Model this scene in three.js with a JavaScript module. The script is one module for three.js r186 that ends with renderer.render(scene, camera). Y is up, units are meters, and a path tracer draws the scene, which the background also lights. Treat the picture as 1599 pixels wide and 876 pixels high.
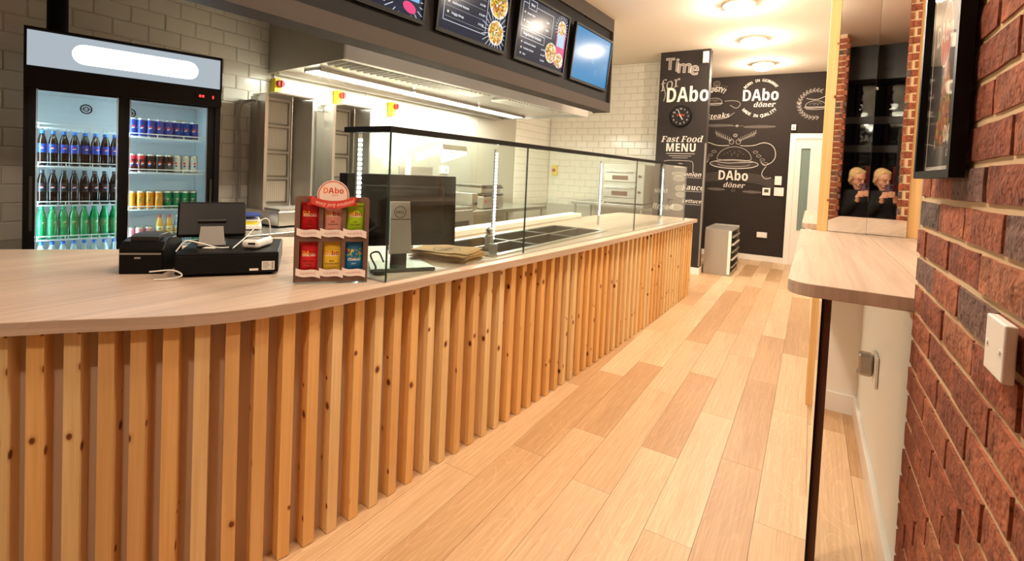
import * as THREE from 'three';
import { mergeGeometries } from 'three/addons/utils/BufferGeometryUtils.js';
import { RoundedBoxGeometry } from 'three/addons/geometries/RoundedBoxGeometry.js';
import { MarchingCubes } from 'three/addons/objects/MarchingCubes.js';
import { RectAreaLightUniformsLib } from 'three/addons/lights/RectAreaLightUniformsLib.js';

// ---------------------------------------------------------------- camera, world, exposure
const scene = new THREE.Scene();
scene.background = new THREE.Color(0x010102);                  // night street outside the shop front
const FOCAL = 760, CENTRE_Y = 293.56;                           // lens in picture pixels (1599 x 876)
const FULL_H = 2 * (876 - CENTRE_Y);
const camera = new THREE.PerspectiveCamera(2 * Math.atan(FULL_H / 2 / FOCAL) * 180 / Math.PI, 1599 / FULL_H, 0.02, 60);
camera.rotation.order = 'YXZ';
camera.rotation.set(-0.035, 0.55098, 0.045);
camera.position.set(0, 1.45, 0);
camera.setViewOffset(1599, FULL_H, 0, FULL_H - 876, 1599, 876);
camera.updateProjectionMatrix();
const renderer = new THREE.WebGLRenderer({ antialias: true });
renderer.toneMapping = THREE.LinearToneMapping;
renderer.toneMappingExposure = 1.2;
renderer.shadowMap.enabled = true;
RectAreaLightUniformsLib.init();
const WARM = new THREE.Color().setRGB(1.0, 0.835, 0.655), COOL = new THREE.Color().setRGB(1.0, 0.99, 0.85), ICE = new THREE.Color().setRGB(0.62, 0.84, 1.0);
const CEIL = 3.42, WX = -4.35, BACK = -10.05, FRONT = 1.25;
const LAMP_POWER = 3.2, LAMP_DOWN = 95, HOOD_POWER = 56;

// ---------------------------------------------------------------- helpers
let seed = 7;
const rnd = () => { seed = (seed * 1664525 + 1013904223) >>> 0; return seed / 4294967296; };
const rr = (a, b) => a + (b - a) * rnd();
const taken = {};
function numbered(n) { if (!(n in taken)) { taken[n] = 0; return n; } taken[n]++; return n + '_' + String(taken[n]).padStart(3, '0'); }
function thing(name, label, category, [x, y, z] = [0, 0, 0], turn = 0, group) {
  const o = new THREE.Group(); o.name = numbered(name); o.position.set(x, y, z); o.rotation.y = turn;
  o.userData = { label, category }; if (group) o.userData.group = group; scene.add(o); return o;
}
function part(parent, name, geo, mat, label) {
  const m = new THREE.Mesh(Array.isArray(geo) ? merge(geo) : geo, mat); m.name = name; if (label) m.userData.label = label; parent.add(m); return m;
}
function solo(name, label, category, geo, mat, group) {
  const m = part(scene, numbered(name), geo, mat); m.userData = { label, category }; if (group) m.userData.group = group; return m;
}
function struct(name, label, geo, mat) { const m = part(scene, numbered(name), geo, mat); m.userData = { label, category: 'structure', kind: 'structure' }; return m; }
function structGroup(name, label) { const g = new THREE.Group(); g.name = numbered(name); g.userData = { label, category: 'structure', kind: 'structure' }; scene.add(g); return g; }
function copy(o, [x, y, z], turn = o.rotation.y, label) {
  const c = o.clone(); c.name = numbered(o.name.replace(/_\d\d\d$/, '')); c.position.set(x, y, z); c.rotation.y = turn;
  c.userData = { ...o.userData }; if (label) c.userData.label = label; scene.add(c); return c;
}
function flat(g) { const n = g.index ? g.toNonIndexed() : g; for (const k of Object.keys(n.attributes)) if (!['position', 'normal', 'uv'].includes(k)) n.deleteAttribute(k); n.clearGroups(); return n; }
function merge(list) { return list.length === 1 ? list[0] : mergeGeometries(list.map(flat), false); }
function metric(g, grain = 'y', ou = 0, ov = 0) {               // uv in metres, v along the grain
  g = flat(g); const p = g.attributes.position, n = g.attributes.normal, uv = new Float32Array(p.count * 2), ax = { x: 0, y: 1, z: 2 }[grain];
  for (let i = 0; i < p.count; i++) {
    const P = [p.getX(i), p.getY(i), p.getZ(i)], N = [n.getX(i), n.getY(i), n.getZ(i)].map(Math.abs), d = N.indexOf(Math.max(...N));
    const rest = [0, 1, 2].filter((k) => k !== d); let v = rest.includes(ax) ? ax : rest[1]; const u = rest.find((k) => k !== v);
    uv[2 * i] = P[u] + ou + (d === 0 ? 0.171 : 0); uv[2 * i + 1] = P[v] + ov;
  }
  g.setAttribute('uv', new THREE.BufferAttribute(uv, 2)); return g;
}
const bx = (w, h, d, x = 0, y = 0, z = 0) => new THREE.BoxGeometry(w, h, d).translate(x, y, z);
const span = (x0, x1, y0, y1, z0, z1) => bx(x1 - x0, y1 - y0, Math.abs(z1 - z0), (x0 + x1) / 2, (y0 + y1) / 2, (z0 + z1) / 2);
const rb = (w, h, d, r, x = 0, y = 0, z = 0, s = 2) => new RoundedBoxGeometry(w, h, d, s, r).translate(x, y, z);
const cyl = (r0, r1, h, x = 0, y = 0, z = 0, s = 20) => new THREE.CylinderGeometry(r0, r1, h, s).translate(x, y, z);
const lathe = (pts, s = 20) => new THREE.LatheGeometry(pts.map(([a, b]) => new THREE.Vector2(a, b)), s);
const tube = (pts, r, n = 24, s = 6) => new THREE.TubeGeometry(new THREE.CatmullRomCurve3(pts.map((p) => new THREE.Vector3(...p))), n, r, s);
function extrude(pts, depth, bevel = 0) {
  const s = Array.isArray(pts) ? new THREE.Shape(pts.map(([a, b]) => new THREE.Vector2(a, b))) : pts;
  return new THREE.ExtrudeGeometry(s, { depth, bevelEnabled: bevel > 0, bevelSize: bevel, bevelThickness: bevel, bevelSegments: 1, curveSegments: 10 });
}
const plan = (pts, y0, h, bevel = 0) => extrude(pts.map(([x, z]) => [x, -z]), h, bevel).rotateX(-Math.PI / 2).translate(0, y0, 0);   // outline seen from above
function ribbon(pts, y0, y1, t) {                               // upright strip along a line seen from above, t thick to the left of it
  const out = [], nrm = pts.map((p, i) => { const a = pts[Math.max(0, i - 1)], b = pts[Math.min(pts.length - 1, i + 1)]; const dx = b[0] - a[0], dz = b[1] - a[1], l = Math.hypot(dx, dz); return [dz / l, -dx / l]; });
  const q = pts.map((p, i) => [p[0] + nrm[i][0] * t, p[1] + nrm[i][1] * t]);
  return plan([...pts, ...q.reverse()], y0, y1 - y0);
}
const std = (c, roughness = 0.6, metalness = 0, more = {}) => new THREE.MeshStandardMaterial({ color: c, roughness, metalness, ...more });
const glow = (c, k = 1) => new THREE.MeshStandardMaterial({ color: 0x222222, roughness: 0.5, emissive: c, emissiveIntensity: k });
function canvas(w, h, draw, srgb = true) {
  const c = document.createElement('canvas'); c.width = w; c.height = h; draw(c.getContext('2d'), w, h);
  const t = new THREE.CanvasTexture(c); if (srgb) t.colorSpace = THREE.SRGBColorSpace; t.magFilter = THREE.LinearFilter; return t;
}
// value noise
const perm = new Uint8Array(512); { const a = [...Array(256).keys()]; for (let i = 255; i > 0; i--) { const j = Math.floor(rnd() * (i + 1)); [a[i], a[j]] = [a[j], a[i]]; } for (let i = 0; i < 512; i++) perm[i] = a[i & 255]; }
function noise(x, y, px = 256, py = 256) {
  const xi = Math.floor(x), yi = Math.floor(y), f = (t) => t * t * (3 - 2 * t), u = f(x - xi), v = f(y - yi);
  const g = (a, b) => perm[perm[((a % px) + px) % px] + (((b % py) + py) % py)] / 255;
  const l = (a, b, t) => a + (b - a) * t;
  return l(l(g(xi, yi), g(xi + 1, yi), u), l(g(xi, yi + 1), g(xi + 1, yi + 1), u), v);
}
function dataTex(w, h, fn, wm, hm, srgb = true) {               // fn(u, v) in 0..1 gives [r, g, b] 0..255; the texture covers wm x hm metres
  const d = new Uint8Array(w * h * 4);
  for (let j = 0; j < h; j++) for (let i = 0; i < w; i++) { const c = fn(i / w, j / h), k = 4 * (j * w + i); d[k] = c[0]; d[k + 1] = c[1]; d[k + 2] = c[2]; d[k + 3] = 255; }
  const t = new THREE.DataTexture(d, w, h); t.magFilter = THREE.LinearFilter; t.minFilter = THREE.LinearFilter; t.wrapS = t.wrapT = THREE.RepeatWrapping; t.repeat.set(1 / wm, 1 / hm);
  if (srgb) t.colorSpace = THREE.SRGBColorSpace; t.needsUpdate = true; return t;
}
const clampc = (a) => a.map((v) => Math.max(0, Math.min(255, v)));
// pine with knots, 0.4 m x 1 m
const knots = [...Array(11)].map(() => [rnd(), rnd(), rr(0.004, 0.0135), rnd()]);
const pineTex = dataTex(400, 1000, (u, v) => {
  const s = noise(u * 64, v * 3, 64, 3) * 0.6 + noise(u * 128, v * 8, 128, 8) * 0.4, b = noise(u * 16, v * 2, 16, 2);
  let c = [250 - 12 * s - 8 * b, 222 - 18 * s - 13 * b, 172 - 24 * s - 18 * b];
  for (const [ku, kv, kr, kk] of knots) {
    let du = Math.abs(u - ku), dv = Math.abs(v - kv); du = Math.min(du, 1 - du) * 0.4; dv = Math.min(dv, 1 - dv);
    const d = Math.hypot(du, dv * 0.75) / kr + 0.3 * (noise(u * 40, v * 80) - 0.5);
    if (d < 1) c = d < 0.62 ? [98 + 40 * kk, 52 + 20 * kk, 24] : [150, 88, 44];
    else if (d < 2) { const m = (2 - d) * 0.35; c = [c[0] - 55 * m, c[1] - 70 * m, c[2] - 60 * m]; }
  }
  return clampc(c);
}, 0.4, 1.0);
// pale ash laminate for the worktops, 1 m x 2 m
const ashTex = dataTex(512, 1024, (u, v) => {
  const s = noise(u * 90, v * 5, 90, 5), f = noise(u * 220, v * 14, 220, 14), b = noise(u * 12, v * 2, 12, 2), k = noise(u * 40, v * 3, 40, 3) > 0.74 ? 10 : 0;
  const d = 16 * s + 9 * f + 14 * b + k; return clampc([232 - d, 217 - d * 1.02, 205 - d * 1.05]);
}, 1, 2);
// oak vinyl plank, 1 m x 2.4 m
const oakTex = dataTex(640, 1280, (u, v) => {
  const w = noise(u * 10, v * 3, 10, 3) * 1.3, ring = 0.5 + 0.5 * Math.sin((u * 60 + w * 26) * 2.2), s = noise(u * 160, v * 10, 160, 10), f = noise(u * 300, v * 40, 300, 40), b = noise(u * 9, v * 4, 9, 4);
  const cath = noise(u * 5, v * 2, 5, 2) > 0.62 && ring > 0.9 ? -9 : 0, d = 3 * ring * ring + 18 * s + 14 * f + 18 * b + cath; return clampc([238 - d * 0.85, 214 - d * 1.0, 184 - d * 1.1]);
}, 1, 2.4);
const brickTex = dataTex(512, 512, (u, v) => {
  const a = noise(u * 12, v * 12, 12, 12), b = noise(u * 44, v * 44, 44, 44), c = noise(u * 128, v * 128, 128, 128), p = noise(u * 60, v * 90, 60, 90) > 0.82 ? 40 : 0, w = noise(u * 20, v * 26, 20, 26) > 0.8 ? 18 : 0;
  const d = 42 * a + 34 * b + 26 * c + p - w; return clampc([245 - d, 236 - d, 230 - d]);
}, 0.6, 0.6);
const brickBump = dataTex(512, 512, (u, v) => { const b = noise(u * 44, v * 44, 44, 44), c = noise(u * 128, v * 128, 128, 128), e = noise(u * 18, v * 30, 18, 30); const k = 110 * b + 70 * c + 75 * e; return [k, k, k]; }, 0.6, 0.6, false);
const brushTex = dataTex(256, 256, (u, v) => { const k = 120 + 90 * noise(u * 128, v * 4, 128, 4) + 30 * noise(u * 16, v * 16, 16, 16); return [k, k, k]; }, 0.5, 0.5, false);
// ---------------------------------------------------------------- materials
const M = {
  pine: [0xffffff, 0xf6e6d2, 0xffecd0].map((c) => std(c, 0.55, 0, { map: pineTex })),
  postPine: std(0xfff2e0, 0.55, 0, { map: pineTex }),
  oak: [0xfff9f0, 0xf6eadb, 0xeadac6, 0xe0cdb5, 0xfaf1e4].map((c) => std(c, 0.42, 0, { map: oakTex })),
  ash: std(0xf2e6da, 0.36, 0, { map: ashTex }),
  backing: std(0xcbb197, 0.8),
  white: std(0xefeae2, 0.6), plaster: std(0xe9dfd2, 0.85), ceiling: std(0xe8dccb, 0.9), gloss: std(0xf2efe8, 0.3),
  tile: std(0xeceade, 0.16), grout: std(0xc4c0b2, 0.9),
  blackWall: std(0x2a211d, 0.85), board: std(0x231a17, 0.55), fascia: std(0x35291f, 0.7), fasciaDark: new THREE.MeshPhysicalMaterial({ color: 0x0f0a08, roughness: 0.6, specularIntensity: 0.4 }),
  steel: std(0xc9c6bf, 0.32, 0.92, { roughnessMap: null }), steelDull: std(0xb9b5ad, 0.45, 0.85), steelDark: std(0x75726c, 0.4, 0.9), chrome: std(0xdedede, 0.12, 1),
  splash: std(0xcfccc0, 0.38, 0.75),
  black: new THREE.MeshPhysicalMaterial({ color: 0x090808, roughness: 0.42, specularIntensity: 0.4 }), blackMatte: new THREE.MeshPhysicalMaterial({ color: 0x0e0c0c, roughness: 0.7, specularIntensity: 0.4 }), charcoal: std(0x24221f, 0.5), rubber: std(0x181614, 0.7),
  grey: std(0x8b8680, 0.45), silver: std(0xb6b0a9, 0.35, 0.6), plasticWhite: std(0xf0ece4, 0.4),
  glass: new THREE.MeshPhysicalMaterial({ color: 0xf4fbf8, transmission: 1, thickness: 0, roughness: 0.02, ior: 1.45 }),
  glassEdge: std(0x16342c, 0.2), mirror: std(0xf0f2f0, 0.015, 1),
  mortar: std(0xd2b48e, 0.95),
  brick: [0xc87855, 0xbd6c4c, 0xd08a66, 0xb06446, 0x94736a, 0x7d6c66].map((c) => std(c, 0.92, 0, { map: brickTex, bumpMap: brickBump, bumpScale: 0.006 })),
  red: std(0xc02a20, 0.5), yellow: std(0xe8d22a, 0.5), blue: std(0x3d4f9a, 0.35), kraft: std(0xc79a66, 0.85), paper: std(0xf2ece2, 0.85),
};
M.steel.roughnessMap = null;
// ================================================================ STRUCTURE
// floor: base slab with separate vinyl planks in the customer aisle
{
  const floor = structGroup('floor', 'pale oak plank floor running down the aisle');
  part(floor, 'floor_base', span(WX - 0.1, 0.75, -0.12, -0.006, FRONT + 0.1, BACK - 0.1), std(0x8d7258, 0.8));
  const W = 0.19, L = 1.22, vars = [];
  for (let k = 0; k < 7; k++) vars.push(metric(bx(W - 0.0015, 0.006, L - 0.0015), 'z', rnd() * 3, rnd() * 3));
  for (let r = 0; r < 13; r++) {
    const x = -1.84 + r * W + W / 2; let z = FRONT - rr(0, L), first = true;
    const z0 = FRONT;
    z = z0 + rr(0.1, L - 0.1);
    for (; z - L < FRONT && z > BACK; z -= L) {
      let a = z, b = z - L; a = Math.min(a, FRONT); b = Math.max(b, BACK); if (a - b < 0.03) continue;
      const whole = a - b > L - 0.01, g = whole ? vars[Math.floor(rnd() * 7)] : metric(bx(W - 0.0015, 0.006, a - b - 0.0015), 'z', rnd() * 3, rnd() * 3);
      const m = part(floor, 'plank', g, M.oak[Math.floor(rnd() * 5)]); m.position.set(x, -0.003, (a + b) / 2);
    }
  }
  part(floor, 'kitchen_vinyl', span(WX, -1.841, -0.006, 0, FRONT, BACK), std(0x9c9488, 0.6));
}
struct('ceiling', 'cream painted ceiling over the shop', span(WX - 0.1, 0.75, CEIL, CEIL + 0.12, FRONT + 0.1, BACK - 0.1), M.ceiling);

// white wall tiles: each its own piece with a bevelled rim
const TW = 0.222, TH = 0.12;
function tileGeo(w, h) {                                        // lies in the x-y plane, front towards +z
  const b = 0.006, d = 0.007, x = w / 2 - 0.0015, y = h / 2 - 0.0015, P = [], quad = (a, c, e, f) => P.push(...a, ...c, ...e, ...a, ...e, ...f);
  const o = [[-x, -y, 0], [x, -y, 0], [x, y, 0], [-x, y, 0]], i = [[-x + b, -y + b, d], [x - b, -y + b, d], [x - b, y - b, d], [-x + b, y - b, d]];
  quad(...i); for (let k = 0; k < 4; k++) quad(o[k], o[(k + 1) % 4], i[(k + 1) % 4], i[k]);
  const g = new THREE.BufferGeometry(); g.setAttribute('position', new THREE.Float32BufferAttribute(P, 3)); g.computeVertexNormals();
  g.setAttribute('uv', new THREE.Float32BufferAttribute(new Float32Array(P.length / 3 * 2), 2)); return g;
}
const tilesCut = {};
const tileShared = (w, h) => { const k = Math.round(w * 1000) + '_' + Math.round(h * 1000); return tilesCut[k] || (tilesCut[k] = tileGeo(w, h)); };
function tileField(parent, place, s0, s1, y0, y1, cap = 300) {  // place(mesh, s, y) sets a tile at s along the wall
  let row = 0, n = 0; const rest = [];
  for (let y = y0; y < y1 - 0.02; y += TH, row++) {
    const h = Math.min(TH, y1 - y);
    for (let s = s0 - (row % 2 ? TW / 2 : 0); s < s1 - 0.01; s += TW) {
      const a = Math.max(s, s0), b = Math.min(s + TW, s1); if (b - a < 0.02) continue;
      const m = new THREE.Mesh(tileShared(b - a, h), M.tile); m.name = 'tile'; place(m, (a + b) / 2, y + h / 2);
      m.rotation.x += rr(-0.004, 0.004); m.rotation.z += rr(-0.002, 0.002);
      if (n++ < cap) parent.add(m); else { m.updateMatrix(); rest.push(m.geometry.clone().applyMatrix4(m.matrix)); }
    }
  }
  if (rest.length) part(parent, 'far_tiles', rest, M.tile).userData.kind = 'stuff';
}
{
  const w = structGroup('wall_left', 'white tiled kitchen wall behind drinks fridge and hood');
  part(w, 'wall_body', span(WX - 0.1, WX, 0, CEIL, FRONT, BACK), M.grout);
  const pl = (m, s, y) => { m.position.set(WX + 0.0005, y, -s); m.rotation.y = Math.PI / 2; };
  tileField(w, pl, 0.15, 2.72, 0.86, CEIL, 300);
  tileField(w, pl, 7.12, 8.38, 0.86, CEIL, 100);
  // brushed steel splashback sheets between the two tiled stretches
  for (let k = 0; k < 4; k++) part(w, 'splash_sheet', span(WX, WX + 0.006, 0.7, CEIL, -2.724 - k * 1.099, -2.724 - (k + 1) * 1.099 + 0.006), M.splash, 'brushed steel splashback sheet');
}
{
  const w = structGroup('wall_end', 'white tiled end wall of the kitchen');
  part(w, 'wall_body', span(WX, -2.1, 0, CEIL, -8.39, -8.5), M.grout);
  tileField(w, (m, s, y) => m.position.set(s, y, -8.3895), WX + 0.01, -2.11, 0.86, CEIL, 300);
}
// chalk lettering helpers
const CH = 'rgba(238,230,220,';
function chalkText(c, txt, x, y, font, a = 0.95, rot = 0, stretch = 1) { c.save(); c.translate(x, y); c.rotate(rot); c.scale(stretch, 1); c.font = font; c.fillStyle = CH + a + ')'; c.textAlign = 'center'; c.textBaseline = 'middle'; c.fillText(txt, 0, 0); c.restore(); }
function arcText(c, txt, x, y, r, mid, spread, font, inner = false) {
  const n = txt.length; for (let i = 0; i < n; i++) { const t = mid + (inner ? -1 : 1) * spread * ((i + 0.5) / n - 0.5); c.save(); c.translate(x + r * Math.sin(t), y - r * Math.cos(t)); c.rotate(inner ? t + Math.PI : t); c.font = font; c.fillStyle = CH + '0.88)'; c.textAlign = 'center'; c.textBaseline = 'middle'; c.fillText(txt[i], 0, 0); c.restore(); }
}
function line(c, pts, w = 2, a = 0.8) { c.beginPath(); c.strokeStyle = CH + a + ')'; c.lineWidth = w; c.lineCap = 'round'; c.lineJoin = 'round'; c.moveTo(...pts[0]); for (let i = 1; i < pts.length - 1; i++) { const mx = (pts[i][0] + pts[i + 1][0]) / 2, my = (pts[i][1] + pts[i + 1][1]) / 2; c.quadraticCurveTo(pts[i][0], pts[i][1], mx, my); } c.lineTo(...pts[pts.length - 1]); c.stroke(); }
function ell(c, x, y, a, b, s = 0, e = Math.PI * 2, w = 2, al = 0.8, fill) { c.beginPath(); c.ellipse(x, y, a, b, 0, s, e); c.lineWidth = w; c.strokeStyle = CH + al + ')'; if (fill) { c.fillStyle = CH + fill + ')'; c.fill(); } c.stroke(); }
function burger(c, x, y, w, h) {
  ell(c, x, y, w / 2, h * 0.62, Math.PI, 2 * Math.PI, 3); line(c, [[x - w / 2, y], [x - w * 0.25, y + h * 0.1], [x, y + h * 0.03], [x + w * 0.3, y + h * 0.11], [x + w / 2, y]], 3);
  line(c, [[x - w * 0.54, y + h * 0.12], [x - w * 0.2, y + h * 0.22], [x + w * 0.1, y + h * 0.16], [x + w * 0.54, y + h * 0.13]], 4, 0.9); ell(c, x, y + h * 0.24, w * 0.46, h * 0.12, 0, Math.PI, 3);
  for (let k = 0; k < 12; k++) { const t = k * 2.4, q = 0.35 * Math.sqrt(k / 12); ell(c, x + w * q * Math.cos(t), y - h * 0.3 + h * 0.4 * q * Math.sin(t), 3, 1.6, 0, 6.3, 1.5, 0.6); }
}
function sprig(c, x, y, r, t0, t1, n) { for (let k = 0; k < n; k++) { const t = t0 + (t1 - t0) * k / (n - 1), px = x + r * Math.cos(t), py = y + r * Math.sin(t); for (const s of [-1, 1]) { c.save(); c.translate(px, py); c.rotate(t + Math.PI / 2 + s * 0.7); ell(c, 11, 0, 11, 4, 0, 6.3, 1.6, 0.75, 0.25); c.restore(); } } c.beginPath(); c.arc(x, y, r, Math.min(t0, t1), Math.max(t0, t1)); c.lineWidth = 1.6; c.strokeStyle = CH + '0.6)'; c.stroke(); }
function dart(c, x, y, l) { for (let k = -9; k <= 9; k++) { const h = 9 * (1 - Math.abs(k) / 10) + 1; line(c, [[x + k * l / 20, y - h], [x + k * l / 20 + 2, y + h]], 1.8, 0.6); } line(c, [[x - l / 2, y], [x + l / 2, y]], 1.6, 0.7); ell(c, x, y, l / 2, 10, 0, 6.3, 1.6, 0.55); }
function facePlane(w, h, m) { return new THREE.PlaneGeometry(w, h); }
{ // black chalk-painted back wall, x -2.3 .. 0.62
  const w = structGroup('wall_back', 'black chalk-painted back wall with burger drawings');
  part(w, 'wall_body', [span(WX, -0.31, 0, CEIL, BACK - 0.002, BACK - 0.12), span(-0.31, 0.5, 2.3, CEIL, BACK - 0.002, BACK - 0.12), span(0.5, 0.62, 0, CEIL, BACK - 0.002, BACK - 0.12)], M.blackWall);
  const X0 = -2.31, X1 = 0.62, S = 420, y = (v) => (CEIL - v) * S, x = (v) => (v - X0) * S;
  const art = canvas(Math.round((X1 - X0) * S), Math.round(CEIL * S), (c, W, H) => {
    c.fillStyle = '#2a211d'; c.fillRect(0, 0, W, H);
    for (let k = 0; k < 900; k++) { c.fillStyle = `rgba(120,100,90,${0.02 + 0.03 * rnd()})`; c.fillRect(rnd() * W, rnd() * H, rr(4, 50), rr(2, 8)); }
    // round badge
    chalkText(c, 'DAbo', x(-0.9), y(3.05), 'bold 122px sans-serif', 0.97, 0, 0.84); chalkText(c, 'd\u00f6ner', x(-0.83), y(2.875), 'italic bold 50px serif', 0.9);
    arcText(c, 'BORN IN GERMANY', x(-0.9), y(2.99), 0.335 * S, 0, 1.9, 'bold 30px sans-serif'); arcText(c, 'MADE IN QUALITY', x(-0.9), y(3.02), 0.35 * S, Math.PI, 1.75, 'bold 32px sans-serif', true);
    // left cartouche
    arcText(c, 'TASTY!', x(-1.66), y(2.92), 0.27 * S, 0.1, 1.15, 'bold 54px sans-serif'); burger(c, x(-1.68), y(2.94), 110, 60); line(c, [[x(-1.5), y(2.96)], [x(-1.35), y(2.98)], [x(-1.2), y(2.92)], [x(-1.28), y(2.8)], [x(-1.4), y(2.88)]], 3); chalkText(c, 'Steaks', x(-1.62), y(2.68), 'italic bold 54px serif', 0.85, -0.08); line(c, [[x(-1.85), y(2.62)], [x(-1.5), y(2.6)], [x(-1.32), y(2.74)]], 3); for (let k = -4; k <= 4; k++) line(c, [[x(-1.66 + k * 0.035), y(3.2)], [x(-1.66 + k * 0.05), y(3.28 - Math.abs(k) * 0.008)]], 2, 0.6); ell(c, x(-1.66), y(3.3), 26, 22, 0, 6.3, 2, 0.6, 0.2);
    // right wreath
    sprig(c, x(-0.03), y(2.86), 0.24 * S, -1.3, -3.1, 9); sprig(c, x(-0.03), y(2.86), 0.24 * S, 1.3, 3.1, 9); burger(c, x(-0.02), y(2.82), 130, 66); line(c, [[x(-0.16), y(2.96)], [x(-0.02), y(2.92)], [x(0.12), y(2.99)]], 4);
    // darts over the burger
    dart(c, x(-1.62), y(2.5), 240); dart(c, x(-0.88), y(2.47), 220); ell(c, x(-1.26), y(2.49), 9, 9, 0, 6.3, 2, 0.7, 0.4); line(c, [[x(-1.35), y(2.49)], [x(-1.15), y(2.49)]], 2, 0.6);
    for (const s of [-1, 1]) { for (let k = 0; k < 9; k++) line(c, [[x(-1.28 + s * (0.08 + k * 0.03)), y(2.2 + k * 0.012)], [x(-1.28 + s * (0.06 + k * 0.036)), y(2.26 + k * 0.018)]], 3, 0.7); line(c, [[x(-1.28 + s * 0.06), y(2.2)], [x(-1.28 + s * 0.36), y(2.36)]], 2.5, 0.7); ell(c, x(-1.28 + s * 0.06), y(2.19), 17, 19, 0, 6.3, 3, 0.8); }
    ell(c, x(-1.28), y(2.31), 14, 12, 0, 6.3, 3, 0.7, 0.3);
    burger(c, x(-1.28), y(1.86), 250, 160); ell(c, x(-1.28), y(1.77), 176, 34, 0, 6.3, 4, 0.9, 0.12); ell(c, x(-1.28), y(1.75), 160, 30, 0, Math.PI, 3, 0.7);
    for (const s of [-1, 1]) {
      line(c, [[x(-1.28 + s * 0.1), y(2.12)], [x(-1.28 + s * 0.3), y(2.1)], [x(-1.28 + s * 0.5), y(2.2)], [x(-1.28 + s * 0.68), y(2.1)], [x(-1.28 + s * 0.7), y(1.86)], [x(-1.28 + s * 0.52), y(1.74)], [x(-1.28 + s * 0.46), y(1.82)]], 5, 0.85);
      for (let k = 0; k < 4; k++) ell(c, x(-1.28 + s * (0.36 + 0.06 * k)), y(2.0 - 0.07 * k), 16, 9, 0, 6.3, 3, 0.7);
      line(c, [[x(-1.28 + s * 0.55), y(1.74)], [x(-1.28 + s * 0.46), y(1.62)], [x(-1.28 + s * 0.54), y(1.5)], [x(-1.28 + s * 0.64), y(1.54)]], 5, 0.8);
      for (let k = 0; k < 6; k++) line(c, [[x(-1.28 + s * 0.22), y(1.6 - k * 0.03)], [x(-1.28 + s * 0.42), y(1.59 - k * 0.03)], [x(-1.28 + s * 0.7), y(1.5 - k * 0.03)]], 2, 0.55);
    }
    chalkText(c, 'DAbo', x(-1.28), y(1.55), 'bold 106px sans-serif', 0.97, 0, 0.84); chalkText(c, 'd\u00f6ner', x(-1.26), y(1.37), 'italic bold 52px serif', 0.9);
    dart(c, x(-1.56), y(1.28), 130); dart(c, x(-0.94), y(1.26), 130); ell(c, x(-1.26), y(1.27), 12, 10, 0, 6.3, 2, 0.6);
  });
  const f = part(w, 'chalk_face', [new THREE.PlaneGeometry(X1 - X0, CEIL).translate((X0 + X1) / 2, CEIL / 2, 0)], std(0xffffff, 0.85, 0, { map: art })); f.position.z = BACK; f.userData.label = 'white chalk burger drawings on black paint';
  // cut of the doorway is covered by the door and its frame
  part(w, 'skirting', span(-2.3, -0.37, 0, 0.1, BACK, BACK + 0.018), M.white, 'white skirting board');
}
{ // white door with glass slot
  const d = structGroup('door_1', 'white door with a narrow glass slot');
  part(d, 'door_frame', [span(-0.37, -0.28, 0, 2.34, BACK, BACK + 0.05), span(0.44, 0.53, 0, 2.34, BACK, BACK + 0.05), span(-0.37, 0.53, 2.25, 2.34, BACK, BACK + 0.051)], M.gloss);
  part(d, 'door_leaf', [span(-0.28, -0.19, 0, 2.25, BACK, BACK + 0.03), span(-0.05, 0.44, 0, 2.25, BACK, BACK + 0.03), span(-0.19, -0.05, 2.08, 2.25, BACK, BACK + 0.03), span(-0.19, -0.05, 0, 0.62, BACK, BACK + 0.03)], M.white);
  part(d, 'door_pane', span(-0.19, -0.05, 0.62, 2.08, BACK + 0.005, BACK + 0.012), std(0x7f938e, 0.05, 0.0));
  part(d, 'pane_bead', [span(-0.2, -0.19, 0.61, 2.09, BACK + 0.03, BACK + 0.036), span(-0.05, -0.04, 0.61, 2.09, BACK + 0.03, BACK + 0.036), span(-0.2, -0.04, 2.08, 2.09, BACK + 0.03, BACK + 0.037), span(-0.2, -0.04, 0.61, 0.62, BACK + 0.03, BACK + 0.037)], M.gloss);
  part(d, 'handle', [cyl(0.01, 0.01, 0.05, 0.4, 1.0, BACK + 0.055, 10).rotateX(0), tube([[0.4, 1.02, BACK + 0.03], [0.4, 1.02, BACK + 0.08], [0.3, 1.02, BACK + 0.08]], 0.009)], M.chrome);
}
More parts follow.
